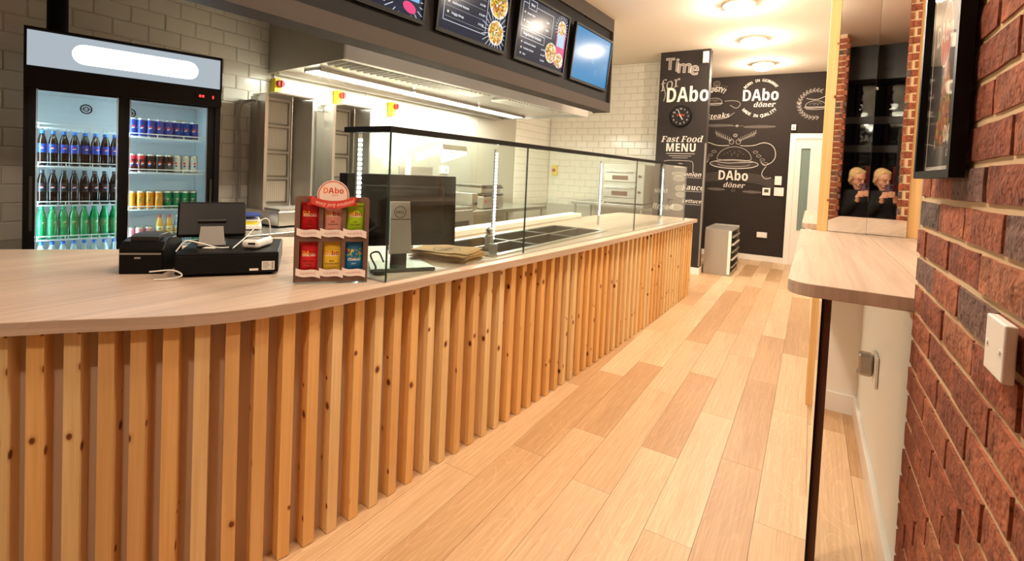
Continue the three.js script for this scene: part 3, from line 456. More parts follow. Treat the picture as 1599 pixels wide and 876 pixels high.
// ================================================================ DRINKS FRIDGE
const FR = [-3.68, -0.865], FTH = 1.3143, FW = 0.945;
const fr = (s, y, z) => [FR[0] + 0.2537 * s + 0.9673 * z, y, FR[1] - 0.9673 * s + 0.2537 * z];
{
  const f = thing('drinks_fridge', 'tall black two-door drinks fridge with lit white header', 'fridge', [FR[0], 0, FR[1]], FTH);
  const liner = std(0xe6e8e8, 0.45), rack = std(0xe8eef2, 0.35);
  part(f, 'cabinet', [bx(0.03, 2.12, 0.6, 0.015, 1.06, -0.3), bx(0.03, 2.12, 0.6, FW - 0.015, 1.06, -0.3), bx(FW - 0.06, 2.12, 0.02, FW / 2, 1.06, -0.59), bx(FW - 0.06, 0.3, 0.58, FW / 2, 1.96, -0.3), bx(FW - 0.06, 0.55, 0.56, FW / 2, 0.275, -0.3)], M.black);
  part(f, 'liner', [bx(0.004, 1.26, 0.5, 0.033, 1.18, -0.32), bx(0.004, 1.26, 0.5, FW - 0.033, 1.18, -0.32), bx(FW - 0.07, 1.26, 0.004, FW / 2, 1.18, -0.575), bx(FW - 0.07, 0.004, 0.5, FW / 2, 1.806, -0.32)], liner, 'white inside lining');
  part(f, 'front_frame', [bx(FW, 0.012, 0.05, FW / 2, 2.112, 0.0), bx(0.012, 0.22, 0.05, 0.006, 2.0, 0), bx(0.012, 0.22, 0.05, FW - 0.006, 2.0, 0), bx(FW, 0.11, 0.02, FW / 2, 1.845, 0.008)], M.black); part(f, 'kick_panel', bx(FW, 0.26, 0.02, FW / 2, 0.43, 0.008), M.black);
  part(f, 'header_panel', bx(FW - 0.024, 0.19, 0.014, FW / 2, 2.005, 0.014), glow(new THREE.Color().setRGB(0.62, 0.72, 0.8), 0.55), 'white backlit header panel');
  part(f, 'header_tube', new THREE.CapsuleGeometry(0.058, 0.5, 6, 20).rotateZ(Math.PI / 2).scale(1, 1, 0.1).translate(FW * 0.53, 2.005, 0.02), glow(new THREE.Color().setRGB(0.9, 0.97, 1.0), 4.5), 'glowing tube of the header');
  const hl = new THREE.RectAreaLight(ICE, 3, 0.6, 0.1); hl.position.set(FW * 0.53, 2.0, 0.04); hl.rotation.y = Math.PI; f.add(hl);
  for (const [a, b, z, n] of [[0.02, 0.435, -0.002, 0], [0.43, FW - 0.035, -0.03, 1]]) {
    const d = part(f, 'sliding_door', [bx(0.03, 1.24, 0.025, a + 0.015, 1.18, z), bx(b - a > 0.45 ? 0.045 : 0.03, 1.24, 0.025, b - 0.015, 1.18, z), bx(b - a, 0.03, 0.024, (a + b) / 2, 1.795, z), bx(b - a, 0.03, 0.024, (a + b) / 2, 0.575, z)], M.black);
    part(d, 'pane', bx(b - a - 0.05, 1.2, 0.006, (a + b) / 2, 1.185, z), M.glass);
    part(d, 'seal_strip', [bx(0.006, 1.2, 0.004, a + 0.034, 1.185, z + 0.01), bx(0.006, 1.2, 0.004, b - 0.036, 1.185, z + 0.01)], std(0xa9bccc, 0.4));
    part(d, 'grip', bx(0.012, 0.3, 0.014, n ? b - 0.012 : a + 0.012, 1.15, z + 0.018), M.charcoal);
  }
  const racks = [[0.05, 0.42, [1.58, 1.36, 1.135, 0.935, 0.735]], [0.455, 0.9, [1.56, 1.335, 1.1, 0.87]]];
  for (const [a, b, ys] of racks) for (const y of ys) {
    const g = [bx(b - a, 0.006, 0.006, (a + b) / 2, y - 0.003, -0.06), bx(b - a, 0.006, 0.006, (a + b) / 2, y + 0.02, -0.055), bx(b - a, 0.006, 0.006, (a + b) / 2, y - 0.003, -0.3), bx(b - a, 0.006, 0.006, (a + b) / 2, y - 0.003, -0.52)];
    for (let x = a + 0.006; x < b; x += 0.021) g.push(bx(0.003, 0.003, 0.46, x, y - 0.002, -0.29));
    for (let k = 0; k < 4; k++) g.push(bx(0.004, 0.025, 0.004, a + 0.01 + k * (b - a - 0.02) / 3, y + 0.009, -0.056));
    part(f, 'wire_shelf', g, rack, 'white wire shelf');
  }
  for (const x of [0.28, 0.51]) { const v = part(f, 'fan_grille', [new THREE.TorusGeometry(0.028, 0.004, 6, 18).translate(x, 1.73, -0.5), new THREE.TorusGeometry(0.014, 0.003, 6, 14).translate(x, 1.73, -0.5), bx(0.06, 0.004, 0.004, x, 1.73, -0.5)], M.black); v.scale.set(1, 1, 1); }
  part(f, 'thermostat', bx(0.055, 0.03, 0.006, FW - 0.12, 1.85, 0.02), M.blackMatte); part(f, 'red_digits', [bx(0.012, 0.016, 0.002, FW - 0.125, 1.85, 0.0242), bx(0.012, 0.016, 0.002, FW - 0.108, 1.85, 0.0242), bx(0.008, 0.02, 0.003, FW - 0.05, 1.85, 0.02)], glow(new THREE.Color().setRGB(1, 0.05, 0.05), 1.6), 'glowing red display digits');
  part(f, 'inside_label', bx(0.07, 0.03, 0.002, 0.82, 1.7, -0.57), std(0xd8c98a, 0.6));
  const lt = glow(ICE, 5);
  for (const [x, turn] of [[0.04, -1], [0.445, 1], [0.452, -1]]) {
    part(f, 'interior_tube', bx(0.004, 1.15, 0.012, x, 1.18, -0.04), lt, 'vertical light tube');
    const r = new THREE.RectAreaLight(ICE, 60, 0.012, 1.15); r.position.set(x + (turn < 0 ? 0.004 : -0.004), 1.18, -0.045); r.rotation.y = turn * Math.PI / 2 * 0.7; f.add(r);
  }
  const top = new THREE.RectAreaLight(ICE, 8, 0.84, 0.06); top.position.set(FW / 2, 1.79, -0.1); top.rotation.x = -Math.PI / 2; f.add(top);
}
// drinks
const wrap = (bg, draw, n = 4) => canvas(512, 256, (c, W, H) => { c.fillStyle = bg; c.fillRect(0, 0, W, H); for (let k = 0; k < n; k++) { c.save(); c.translate((k + 0.5) * W / n, H / 2); draw(c); c.restore(); } });
const globe = (c, r = 36) => { c.save(); c.scale(0.75, 1.15); c.beginPath(); c.arc(0, 0, r, 0, 7); c.fillStyle = '#ffffff'; c.fill(); c.beginPath(); c.arc(0, 0, r, Math.PI * 1.05, Math.PI * 1.9); c.quadraticCurveTo(0, 4, -r, -4); c.fillStyle = '#e23a2e'; c.fill(); c.beginPath(); c.arc(0, 0, r, 0.15, Math.PI * 0.85); c.quadraticCurveTo(0, 2, r, 6); c.fillStyle = '#2a4fb0'; c.fill(); c.restore(); };
const sevenUp = (c) => { c.fillStyle = '#f4f6f2'; c.font = 'italic bold 92px serif'; c.textAlign = 'center'; c.fillText('7', -8, 36); c.fillStyle = '#d8352c'; c.beginPath(); c.arc(14, 4, 14, 0, 7); c.fill(); };
const zig = (c) => { c.strokeStyle = '#4b7a35'; c.lineWidth = 13; c.beginPath(); c.moveTo(-30, 45); c.lineTo(20, -5); c.lineTo(-14, -10); c.lineTo(34, -60); c.stroke(); };
const P = {
  blueBottle: std(0xffffff, 0.4, 0, { map: wrap('#2440a8', globe, 3) }), blackBottle: std(0xffffff, 0.4, 0, { map: wrap('#1c1a1e', globe, 3) }),
  blueCan: std(0xffffff, 0.3, 0.2, { map: wrap('#1f3f9e', globe) }), blackCan: std(0xffffff, 0.3, 0.2, { map: wrap('#26201f', globe) }), redCan: std(0xffffff, 0.3, 0.2, { map: wrap('#4a1a1c', (c) => { c.fillStyle = '#c5323a'; c.fillRect(-64, -128, 128, 60); globe(c); }) }), silverCan: std(0xffffff, 0.3, 0.3, { map: wrap('#cfd4da', globe) }),
  orangeCan: std(0xffffff, 0.3, 0.2, { map: wrap('#d98c28', zig) }), greenCan: std(0xffffff, 0.3, 0.2, { map: wrap('#12805a', sevenUp) }), pinkCan: std(0xffffff, 0.3, 0.2, { map: wrap('#d78e9a', (c) => { c.fillStyle = '#f3dfe0'; c.fillRect(-30, -40, 60, 80); c.fillStyle = '#b93d52'; c.fillRect(-22, -10, 44, 20); }) }),
  cola: std(0x150c09, 0.08), greenPet: std(0x0d8a4e, 0.1), clear: std(0x9fb4ba, 0.1), juice: [0xd9a94a, 0xdba65c, 0x7fa9c9, 0x6fa3cf, 0x59b0a4].map((c) => std(c, 0.12)), capBlue: std(0x2f6fd0, 0.4), capDark: std(0x39404a, 0.4), capGreen: std(0x1fa06a, 0.4), capWhite: std(0xe8e8ea, 0.4), capRed: std(0xc65a4a, 0.4),
  juiceLabel: std(0xffffff, 0.5, 0, { map: wrap('#e8dcb0', (c) => { c.fillStyle = '#d8a93a'; c.fillRect(-64, 20, 128, 50); c.fillStyle = '#454034'; c.fillRect(-36, -40, 72, 26); }) }), seven: std(0xffffff, 0.4, 0, { map: wrap('#0d8a4e', sevenUp, 3) }),
};
function makeBottle(label, group, body, lab, cap, h = 0.2, r = 0.0215) {
  const t = thing('drink_bottle', label, 'bottle', [0, 0, 0], 0, group), k = h / 0.2;
  part(t, 'bottle_body', lathe([[0.001, 0], [r * 0.85, 0.001], [r, 0.01], [r * 0.95, 0.05 * k], [r, 0.07 * k], [r, 0.125 * k], [r * 0.85, 0.15 * k], [r * 0.5, 0.175 * k], [r * 0.42, 0.183 * k], [0.001, 0.184 * k]], 16), body);
  part(t, 'label', new THREE.CylinderGeometry(r * 1.025, r * 1.025, 0.05 * k, 16, 1, true).translate(0, 0.1 * k, 0), lab); part(t, 'cap', cyl(r * 0.5, r * 0.5, 0.017, 0, h - 0.009, 0, 12), cap); return t;
}
function makeCan(label, group, print) {
  const t = thing('drink_can', label, 'can', [0, 0, 0], 0, group), r = 0.0222;
  part(t, 'can_body', new THREE.CylinderGeometry(r, r, 0.1, 16, 1, true).translate(0, 0.056, 0), print);
  part(t, 'can_rim', [lathe([[r * 0.8, 0], [r, 0.006]], 16), lathe([[r, 0.106], [r * 0.86, 0.114], [r * 0.86, 0.117], [r * 0.8, 0.112], [0.001, 0.112]], 16)], M.silver, 'bare metal rim'); return t;
}
const shelved = (proto, list) => list.forEach(([s, y, z], i) => { const p = fr(s, y, z), turn = FTH + rr(-0.35, 0.35) - 0.9; if (!i) { proto.position.set(...p); proto.rotation.y = turn; } else copy(proto, p, turn); });
const rowAt = (s0, step, n, y, zs) => zs.flatMap((z) => [...Array(n)].map((_, i) => [s0 + i * step, y, z + rr(-0.004, 0.004)]));
const LZ = [-0.086, -0.142];
shelved(makeBottle('small cola bottle with blue label and blue cap on fridge shelf', 'blue-labelled cola bottles', P.cola, P.blueBottle, P.capBlue), rowAt(0.075, 0.0465, 8, 1.361, LZ));
shelved(makeBottle('small cola bottle with black label and dark cap on fridge shelf', 'black-labelled cola bottles', P.cola, P.blackBottle, P.capDark), rowAt(0.075, 0.0465, 8, 1.136, LZ));
shelved(makeBottle('green plastic lemonade bottle with green cap on fridge shelf', 'green lemonade bottles', P.greenPet, P.seven, P.capGreen, 0.19), rowAt(0.075, 0.0465, 8, 0.936, LZ));
shelved(makeBottle('clear water bottle on the lowest fridge shelf in view', 'water bottles', P.clear, P.capWhite, P.capBlue, 0.185), rowAt(0.075, 0.0465, 8, 0.736, [LZ[0]]));
shelved(makeCan('blue cola can on the top right fridge shelf', 'blue cola cans', P.blueCan), rowAt(0.48, 0.0475, 8, 1.561, LZ));
shelved(makeCan('dark cola can with red top band in the fridge', 'red-banded cola cans', P.redCan), rowAt(0.48, 0.0475, 2, 1.336, LZ));
shelved(makeCan('plain black cola can in the fridge', 'black cola cans', P.blackCan), rowAt(0.575, 0.0475, 3, 1.336, LZ));
shelved(makeCan('silver cola can in the fridge', 'silver cola cans', P.silverCan), rowAt(0.7175, 0.0475, 3, 1.336, LZ));
shelved(makeCan('orange soda can in the fridge', 'orange soda cans', P.orangeCan), rowAt(0.48, 0.0475, 4, 1.101, LZ));
shelved(makeCan('green lemonade can in the fridge', 'green lemonade cans', P.greenCan), rowAt(0.67, 0.0475, 4, 1.101, LZ));
shelved(makeCan('pale pink soda can on the lowest fridge shelf', 'pink soda cans', P.pinkCan), rowAt(0.478, 0.0475, 3, 0.871, LZ));
shelved(makeBottle('juice bottle with golden juice and pale cap in fridge', 'golden juice bottles', P.juice[0], P.juiceLabel, P.capRed, 0.19), rowAt(0.63, 0.05, 2, 0.871, [LZ[0]]));
shelved(makeBottle('juice bottle with blue drink and white cap in fridge', 'blue juice bottles', P.juice[2], P.juiceLabel, P.capWhite, 0.19), rowAt(0.73, 0.05, 2, 0.871, [LZ[0]]));
shelved(makeBottle('juice bottle with teal drink at the shelf end in fridge', 'teal juice bottles', P.juice[4], P.juiceLabel, P.capWhite, 0.19), rowAt(0.83, 0.05, 1, 0.871, [LZ[0]]));
// ================================================================ THINGS ON THE WORKTOP
const TOP = 0.9495;
const loc = (o, th, lx, y, lz) => [o[0] + Math.cos(th) * lx + Math.sin(th) * lz, y, o[1] - Math.sin(th) * lx + Math.cos(th) * lz];
{ // till: cash drawer, touch terminal, card reader, receipt printer
  const O = [-2.2, -0.97], T = 0.953;
  const d = thing('cash_drawer', 'wide flat black cash drawer under the till screen', 'cash drawer', [O[0], TOP, O[1]], T);
  part(d, 'case', rb(0.385, 0.09, 0.4, 0.006, 0.192, 0.055, -0.2), M.black); part(d, 'front_plate', rb(0.375, 0.078, 0.008, 0.003, 0.192, 0.052, 0.003), M.blackMatte);
  for (const [x, z] of [[0.03, -0.03], [0.35, -0.03], [0.03, -0.37], [0.35, -0.37]]) part(d, 'foot', cyl(0.014, 0.012, 0.011, x, 0.0055, z, 10), M.rubber);
  part(d, 'sticker', [bx(0.05, 0.038, 0.001, 0.345, 0.042, 0.0078)], std(0xffffff, 0.6, 0, { map: canvas(100, 76, (c) => { c.fillStyle = '#e8e4da'; c.fillRect(0, 0, 100, 76); c.fillStyle = '#5a5852'; for (let k = 0; k < 5; k++) c.fillRect(8, 10 + k * 12, 40 + 10 * (k % 3), 4); for (let k = 0; k < 12; k++) c.fillRect(76, 6 + k * 5.4, 16, k % 3 ? 2 : 4); }) }), 'white serial label');
  part(d, 'small_sticker', bx(0.034, 0.009, 0.001, 0.29, 0.026, 0.0078), M.paper);
  const y1 = TOP + 0.1, sc = thing('till_terminal', 'black touch screen till turned to the staff', 'till', loc(O, T, 0.1, y1, -0.2), T + 0.12);
  part(sc, 'stand', extrude([[-0.05, 0.0], [0.05, 0.0], [0.042, 0.085], [-0.042, 0.085]], 0.012, 0.002).rotateX(-0.35).translate(0, 0.004, 0.03), M.grey, 'grey metal stand'); part(sc, 'foot_plate', rb(0.11, 0.008, 0.13, 0.003, 0, 0.0045, -0.02), M.charcoal);
  const scr = part(sc, 'screen_housing', rb(0.27, 0.165, 0.026, 0.01, 0, 0, 0), M.black); scr.position.set(0, 0.115, -0.045); scr.rotation.x = -0.42;
  part(scr, 'glass_front', bx(0.255, 0.15, 0.002, 0, 0, -0.0135), M.blackMatte); part(scr, 'hinge_bar', new THREE.CylinderGeometry(0.009, 0.009, 0.11, 12).rotateZ(Math.PI / 2).translate(0, -0.012, 0.016), M.charcoal);
  const cr = thing('card_reader', 'white card payment reader on the cash drawer', 'card reader', loc(O, T, 0.29, y1, -0.15), T - 0.35);
  part(cr, 'body', rb(0.075, 0.04, 0.16, 0.016, 0, 0.021, 0, 3), M.plasticWhite); part(cr, 'screen', bx(0.05, 0.001, 0.035, 0, 0.0415, -0.04), M.charcoal); part(cr, 'keypad', bx(0.052, 0.001, 0.06, 0, 0.0415, 0.025), M.grey); part(cr, 'port', bx(0.03, 0.008, 0.002, 0.01, 0.026, 0.0805), M.charcoal);
  solo('charging_cable', 'white cable looping over the cash drawer to the till', 'cable', tube([loc(O, T, 0.0, y1 + 0.006, -0.02), loc(O, T, 0.03, y1 + 0.045, -0.04), loc(O, T, 0.08, y1 + 0.035, -0.05), loc(O, T, 0.14, y1 + 0.01, -0.08), loc(O, T, 0.18, y1 + 0.006, -0.1)], 0.0028, 30), M.plasticWhite);
  solo('reader_cable', 'white cable rising behind the card reader', 'cable', tube([loc(O, T, 0.2, y1 + 0.008, -0.06), loc(O, T, 0.25, y1 + 0.05, -0.29), loc(O, T, 0.3, y1 + 0.11, -0.33), loc(O, T, 0.32, y1 + 0.1, -0.35), loc(O, T, 0.33, y1 + 0.006, -0.36)], 0.0028, 30), M.plasticWhite);
  solo('paper_slip', 'small white paper slip lying by the till stand', 'paper', bx(0.05, 0.002, 0.03).rotateY(0.6).translate(...loc(O, T, 0.105, y1 + 0.0015, -0.13)), M.paper);
  const PO = [-2.425, -0.86], PT = 0.8, p = thing('receipt_printer', 'black receipt printer left beside the cash drawer', 'printer', [PO[0], TOP, PO[1]], PT);
  const prof = [[0, 0.004], [0.19, 0.004], [0.19, 0.1], [0.165, 0.13], [0.12, 0.142], [0.02, 0.142], [0, 0.12]];
  part(p, 'case', extrude(prof.map(([a, b]) => [a - 0.19, b]), 0.155, 0.003).rotateY(-Math.PI / 2).translate(0.16, 0, 0), M.black).visible = true;
  part(p, 'lid', extrude([[-0.15, 0.143], [-0.05, 0.143], [-0.035, 0.135], [-0.035, 0.15], [-0.06, 0.158], [-0.14, 0.158]], 0.1, 0.003).rotateY(-Math.PI / 2).translate(0.13, 0, 0), M.charcoal);
  part(p, 'front_trim', bx(0.15, 0.007, 0.004, 0.08, 0.085, 0.003), M.grey); part(p, 'badge', bx(0.022, 0.007, 0.002, 0.07, 0.068, 0.005), M.silver);
  solo('printer_cable', 'black and white cable coil at the foot of the printer', 'cable', tube([[PO[0] + 0.2, TOP + 0.004, PO[1] + 0.1], [PO[0] + 0.24, TOP + 0.008, PO[1] + 0.06], [PO[0] + 0.27, TOP + 0.02, PO[1] + 0.03], [PO[0] + 0.22, TOP + 0.035, PO[1] + 0.04], [PO[0] + 0.16, TOP + 0.03, PO[1] + 0.1]].map(([x, y, z]) => [x + 0.02, y, z - 0.14]), 0.003, 24), M.plasticWhite);
}
{ // sauce stand
  const O = [-1.78, -1.222], T = 0.859, W = 0.29, H = 0.355;
  const st = thing('sauce_display_stand', 'brown upright display stand with six sauce sachets', 'display stand', [O[0], TOP, O[1]], T);
  const sh = new THREE.Shape(); const r = 0.018; sh.moveTo(0, 0); sh.lineTo(W, 0); sh.lineTo(W, H - r); sh.quadraticCurveTo(W, H, W - r, H); sh.lineTo(r, H); sh.quadraticCurveTo(0, H, 0, H - r); sh.lineTo(0, 0);
  const cell = []; for (let j = 0; j < 2; j++) for (let i = 0; i < 3; i++) cell.push([0.02 + i * 0.089, 0.05 + j * 0.165]);
  for (const [x, y] of cell) { const h = new THREE.Path(); h.moveTo(x, y); h.lineTo(x, y + 0.118); h.lineTo(x + 0.072, y + 0.118); h.lineTo(x + 0.072, y); h.lineTo(x, y); sh.holes.push(h); }
  const wood = std(0x8f7468, 0.55, 0, { map: ashTex });
  part(st, 'board', metric(extrude(sh, 0.006).translate(0, 0.006, 0), 'y'), wood); part(st, 'back_plate', bx(W - 0.01, H - 0.02, 0.004, W / 2, H / 2, -0.03), std(0x6e5145, 0.6)); part(st, 'side_wall', [bx(0.004, H - 0.03, 0.03, 0.003, H / 2, -0.015)], wood); part(st, 'side_wall', [bx(0.004, H - 0.03, 0.03, W - 0.003, H / 2, -0.015)], wood);
  part(st, 'acrylic_foot', bx(W, 0.006, 0.06, W / 2, 0.003, -0.02), M.glass);
  const tagTex = canvas(220, 70, (c) => { c.fillStyle = '#f3e4da'; c.fillRect(0, 0, 220, 70); c.strokeStyle = '#c77f74'; c.lineWidth = 3; c.beginPath(); for (let k = 0; k <= 60; k++) { const x = 40 + k * 2.3, y = 36 + 11 * Math.sin(k * 0.9) * Math.cos(k * 0.23); k ? c.lineTo(x, y) : c.moveTo(x, y); } c.stroke(); });
  const tagMat = std(0xffffff, 0.6, 0, { map: tagTex });
  for (const [x, y] of cell) { const g = new THREE.PlaneGeometry(0.094, 0.03, 8, 1), p = g.attributes.position; for (let i = 0; i < p.count; i++) { const u = p.getX(i) / 0.094; p.setY(i, p.getY(i) - 0.012 * u + 0.004 * Math.sin(u * 7)); p.setZ(i, 0.003 * Math.sin(u * 6)); } g.computeVertexNormals(); part(st, 'name_tag', g.translate(x + 0.036, y - 0.006, 0.012), tagMat, 'white ribbon name tag'); }
  // round emblem with ribbon
  const em = part(st, 'emblem', new THREE.CylinderGeometry(0.062, 0.062, 0.005, 40).rotateX(Math.PI / 2).translate(W / 2, H + 0.012, 0.01), std(0xf3ddcf, 0.5));
  part(em, 'emblem_ring', [new THREE.RingGeometry(0.055, 0.0585, 40).translate(W / 2, H + 0.012, 0.0128)], M.red);
  part(em, 'emblem_print', new THREE.PlaneGeometry(0.095, 0.045).translate(W / 2, H + 0.03, 0.0127), std(0xffffff, 0.5, 0, { map: canvas(190, 90, (c) => { c.fillStyle = '#f3ddcf'; c.fillRect(0, 0, 190, 90); c.font = 'bold 66px sans-serif'; const cs = ['#e8792a', '#c4352c', '#d8532c', '#c4352c']; ['D', 'A', 'b', 'o'].forEach((t, i) => { c.fillStyle = cs[i]; c.fillText(t, [12, 56, 100, 138][i], 66); }); c.fillStyle = '#c4352c'; c.font = '18px serif'; c.fillText('d\u00f6ner', 84, 86); }) }), 'DAbo lettering');
  const rg = new THREE.PlaneGeometry(0.17, 0.032, 16, 1), rp = rg.attributes.position; for (let i = 0; i < rp.count; i++) { const u = rp.getX(i) / 0.085; rp.setY(i, rp.getY(i) + 0.02 * u * u); rp.setZ(i, 0.004 * (1 - u * u)); } rg.computeVertexNormals();
  part(st, 'ribbon_banner', rg.translate(W / 2, H - 0.027, 0.014), std(0xffffff, 0.55, 0, { map: canvas(400, 80, (c) => { c.fillStyle = '#d4493a'; c.fillRect(0, 0, 400, 80); c.fillStyle = '#f6ddd2'; c.font = 'italic 46px serif'; c.fillText('sosy pr\u0119 endstol', 40, 56); }) }), 'red ribbon banner');
  part(st, 'ribbon_tail', [extrude([[W / 2 - 0.1, H - 0.03], [W / 2 - 0.065, H - 0.03], [W / 2 - 0.065, H + 0.002], [W / 2 - 0.1, H + 0.004], [W / 2 - 0.088, H - 0.014]], 0.002).translate(0, 0, 0.0095)], M.red); part(st, 'ribbon_tail', [extrude([[W / 2 + 0.1, H - 0.03], [W / 2 + 0.065, H - 0.03], [W / 2 + 0.065, H + 0.002], [W / 2 + 0.1, H + 0.004], [W / 2 + 0.088, H - 0.014]], 0.002).translate(0, 0, 0.0095)], M.red);
  const packs = [['#d2262a', '#e88a2a', 'dark text', 'KETCHUP', 'MILD'], ['#eec33c', '#e8792a', '', 'BBQ', 'CZOSNKOWY'], ['#1f6fa0', '#5fae3a', 'fish', '', ''], ['#b81f24', '#e88a2a', '', 'SOS', 'OSTRY'], ['#eda593', '#d8532c', '', 'SOS', 'CHRUPKI'], ['#a6c92a', '#e8792a', '', 'SOS', 'ZIOLOWY']];
  const names = ['bright red sauce sachet in the lower row', 'yellow sauce sachet in the lower row', 'blue and green herb sachet in the stand', 'dark red sauce sachet in the upper row', 'salmon pink sauce sachet in the upper row', 'lime green sauce sachet in the upper row'];
  packs.forEach(([bg, ac, kind, a, b], i) => {
    const [x, y] = cell[i], map = canvas(150, 256, (c) => {
      c.fillStyle = bg; c.fillRect(0, 0, 150, 256); for (let k = 0; k < 30; k++) { c.fillStyle = 'rgba(255,255,255,0.05)'; c.fillRect(rnd() * 150, rnd() * 256, 3, rr(10, 60)); }
      if (kind === 'fish') { for (let k = 0; k < 60; k++) { c.fillStyle = ['#3f9a3a', '#8cc63a', '#e8d34a', '#c8443a', '#2f86c0'][k % 5]; c.beginPath(); c.ellipse(75 + rr(-62, 62), 100 + rr(-60, 55), rr(4, 13), rr(3, 8), rnd() * 3, 0, 7); c.fill(); } c.fillStyle = '#f4f6f2'; c.font = 'italic bold 34px serif'; c.textAlign = 'center'; c.fillText('Classic', 75, 160); c.font = '16px sans-serif'; c.fillText('SALAT', 75, 190); return; }
      c.fillStyle = '#f6dfc8'; c.globalAlpha = 0.85; c.fillRect(18, 92, 114, 26); c.globalAlpha = 1; c.font = 'bold 54px sans-serif'; c.textAlign = 'center'; c.fillStyle = '#e8a02a'; c.fillText('DA', 48, 110); c.fillStyle = '#a81f1c'; c.fillText('bo', 104, 110); c.fillStyle = '#2a1512'; c.font = 'bold 20px sans-serif'; c.fillText(a, 75, 168); c.fillText(b, 75, 192);
    });
    const g = new THREE.PlaneGeometry(0.068, 0.124, 6, 8), p = g.attributes.position; for (let k = 0; k < p.count; k++) { const u = p.getX(k) / 0.034, v = p.getY(k) / 0.062; p.setZ(k, 0.009 * (1 - u * u) * (1 - v * v * v * v) + 0.0006 * Math.sin(17 * u + 9 * v)); } g.computeVertexNormals();
    const q = loc(O, T, x + 0.036, TOP + y - 0.008, -0.016), t = thing('sauce_sachet', names[i], 'sachet', q, T, 'sachets in the sauce stand');
    part(t, 'pouch', [g.clone().translate(0, 0.064, 0), bx(0.066, 0.12, 0.003, 0, 0.062, -0.003)], std(0xffffff, 0.25, 0, { map })); part(t, 'crimp', bx(0.068, 0.008, 0.0015, 0, 0.124, 0), std(bg, 0.3));
  });
}
{ // monitor on its stand, back to the aisle
  const T = 0.988, c = [-1.7, -1.74], m = thing('computer_monitor', 'computer monitor behind the glass with silver stand towards aisle', 'monitor', [c[0], TOP, c[1]], T);
  part(m, 'base', [plan([[-0.13, -0.1], [0.13, -0.1], [0.15, 0.1], [-0.15, 0.1]], 0.0045, 0.012, 0.003)], std(0x3c4640, 0.15, 0.3)); part(m, 'lower_neck', bx(0.075, 0.1, 0.03, 0, 0.06, -0.02), M.charcoal);
  const neck = part(m, 'neck_plate', extrude([[-0.052, 0], [0.052, 0], [0.042, 0.25], [-0.05, 0.25]], 0.014, 0.002), M.silver, 'silver plate with round logo'); neck.position.set(0, 0.075, 0.01); neck.rotation.x = -0.1;
  const logo = part(neck, 'logo', new THREE.PlaneGeometry(0.064, 0.064).translate(-0.004, 0.2, 0.0165), std(0xffffff, 0.35, 0.6, { map: canvas(128, 128, (x) => { x.fillStyle = '#b6b0a9'; x.fillRect(0, 0, 128, 128); x.strokeStyle = '#3b3733'; x.lineWidth = 6; x.beginPath(); x.arc(64, 64, 54, 0, 7); x.stroke(); x.fillStyle = '#3b3733'; x.font = 'bold 36px sans-serif'; x.textAlign = 'center'; x.fillText('DELL', 64, 77); }) }));
  part(neck, 'seam', [bx(0.1, 0.004, 0.002, 0, 0.165, 0.0165)], M.charcoal);
  const p = part(m, 'panel', [rb(0.6, 0.37, 0.02, 0.006, 0, 0, 0), rb(0.46, 0.26, 0.03, 0.012, 0, 0, 0.02)], M.black); p.position.set(0.03, 0.27, -0.17); p.rotation.set(-0.06, -0.05, 0);
  part(p, 'screen_face', bx(0.58, 0.345, 0.002, 0, 0.003, -0.0108), M.blackMatte); part(p, 'vent_slot', bx(0.3, 0.008, 0.002, 0, 0.1, 0.0353), M.rubber); part(m, 'mount_arm', bx(0.07, 0.07, 0.14, 0.01, 0.27, -0.07), M.charcoal);
  solo('monitor_cable', 'black cable loop at the foot of the monitor', 'cable', tube([loc(c, T, -0.12, TOP + 0.02, 0.06), loc(c, T, -0.15, TOP + 0.09, 0.09), loc(c, T, -0.12, TOP + 0.1, 0.1), loc(c, T, -0.1, TOP + 0.06, 0.14)], 0.004, 24), M.black); part(m, 'plug', cyl(0.03, 0.032, 0.014, -0.115, 0.01, 0.12, 18), M.charcoal);
}
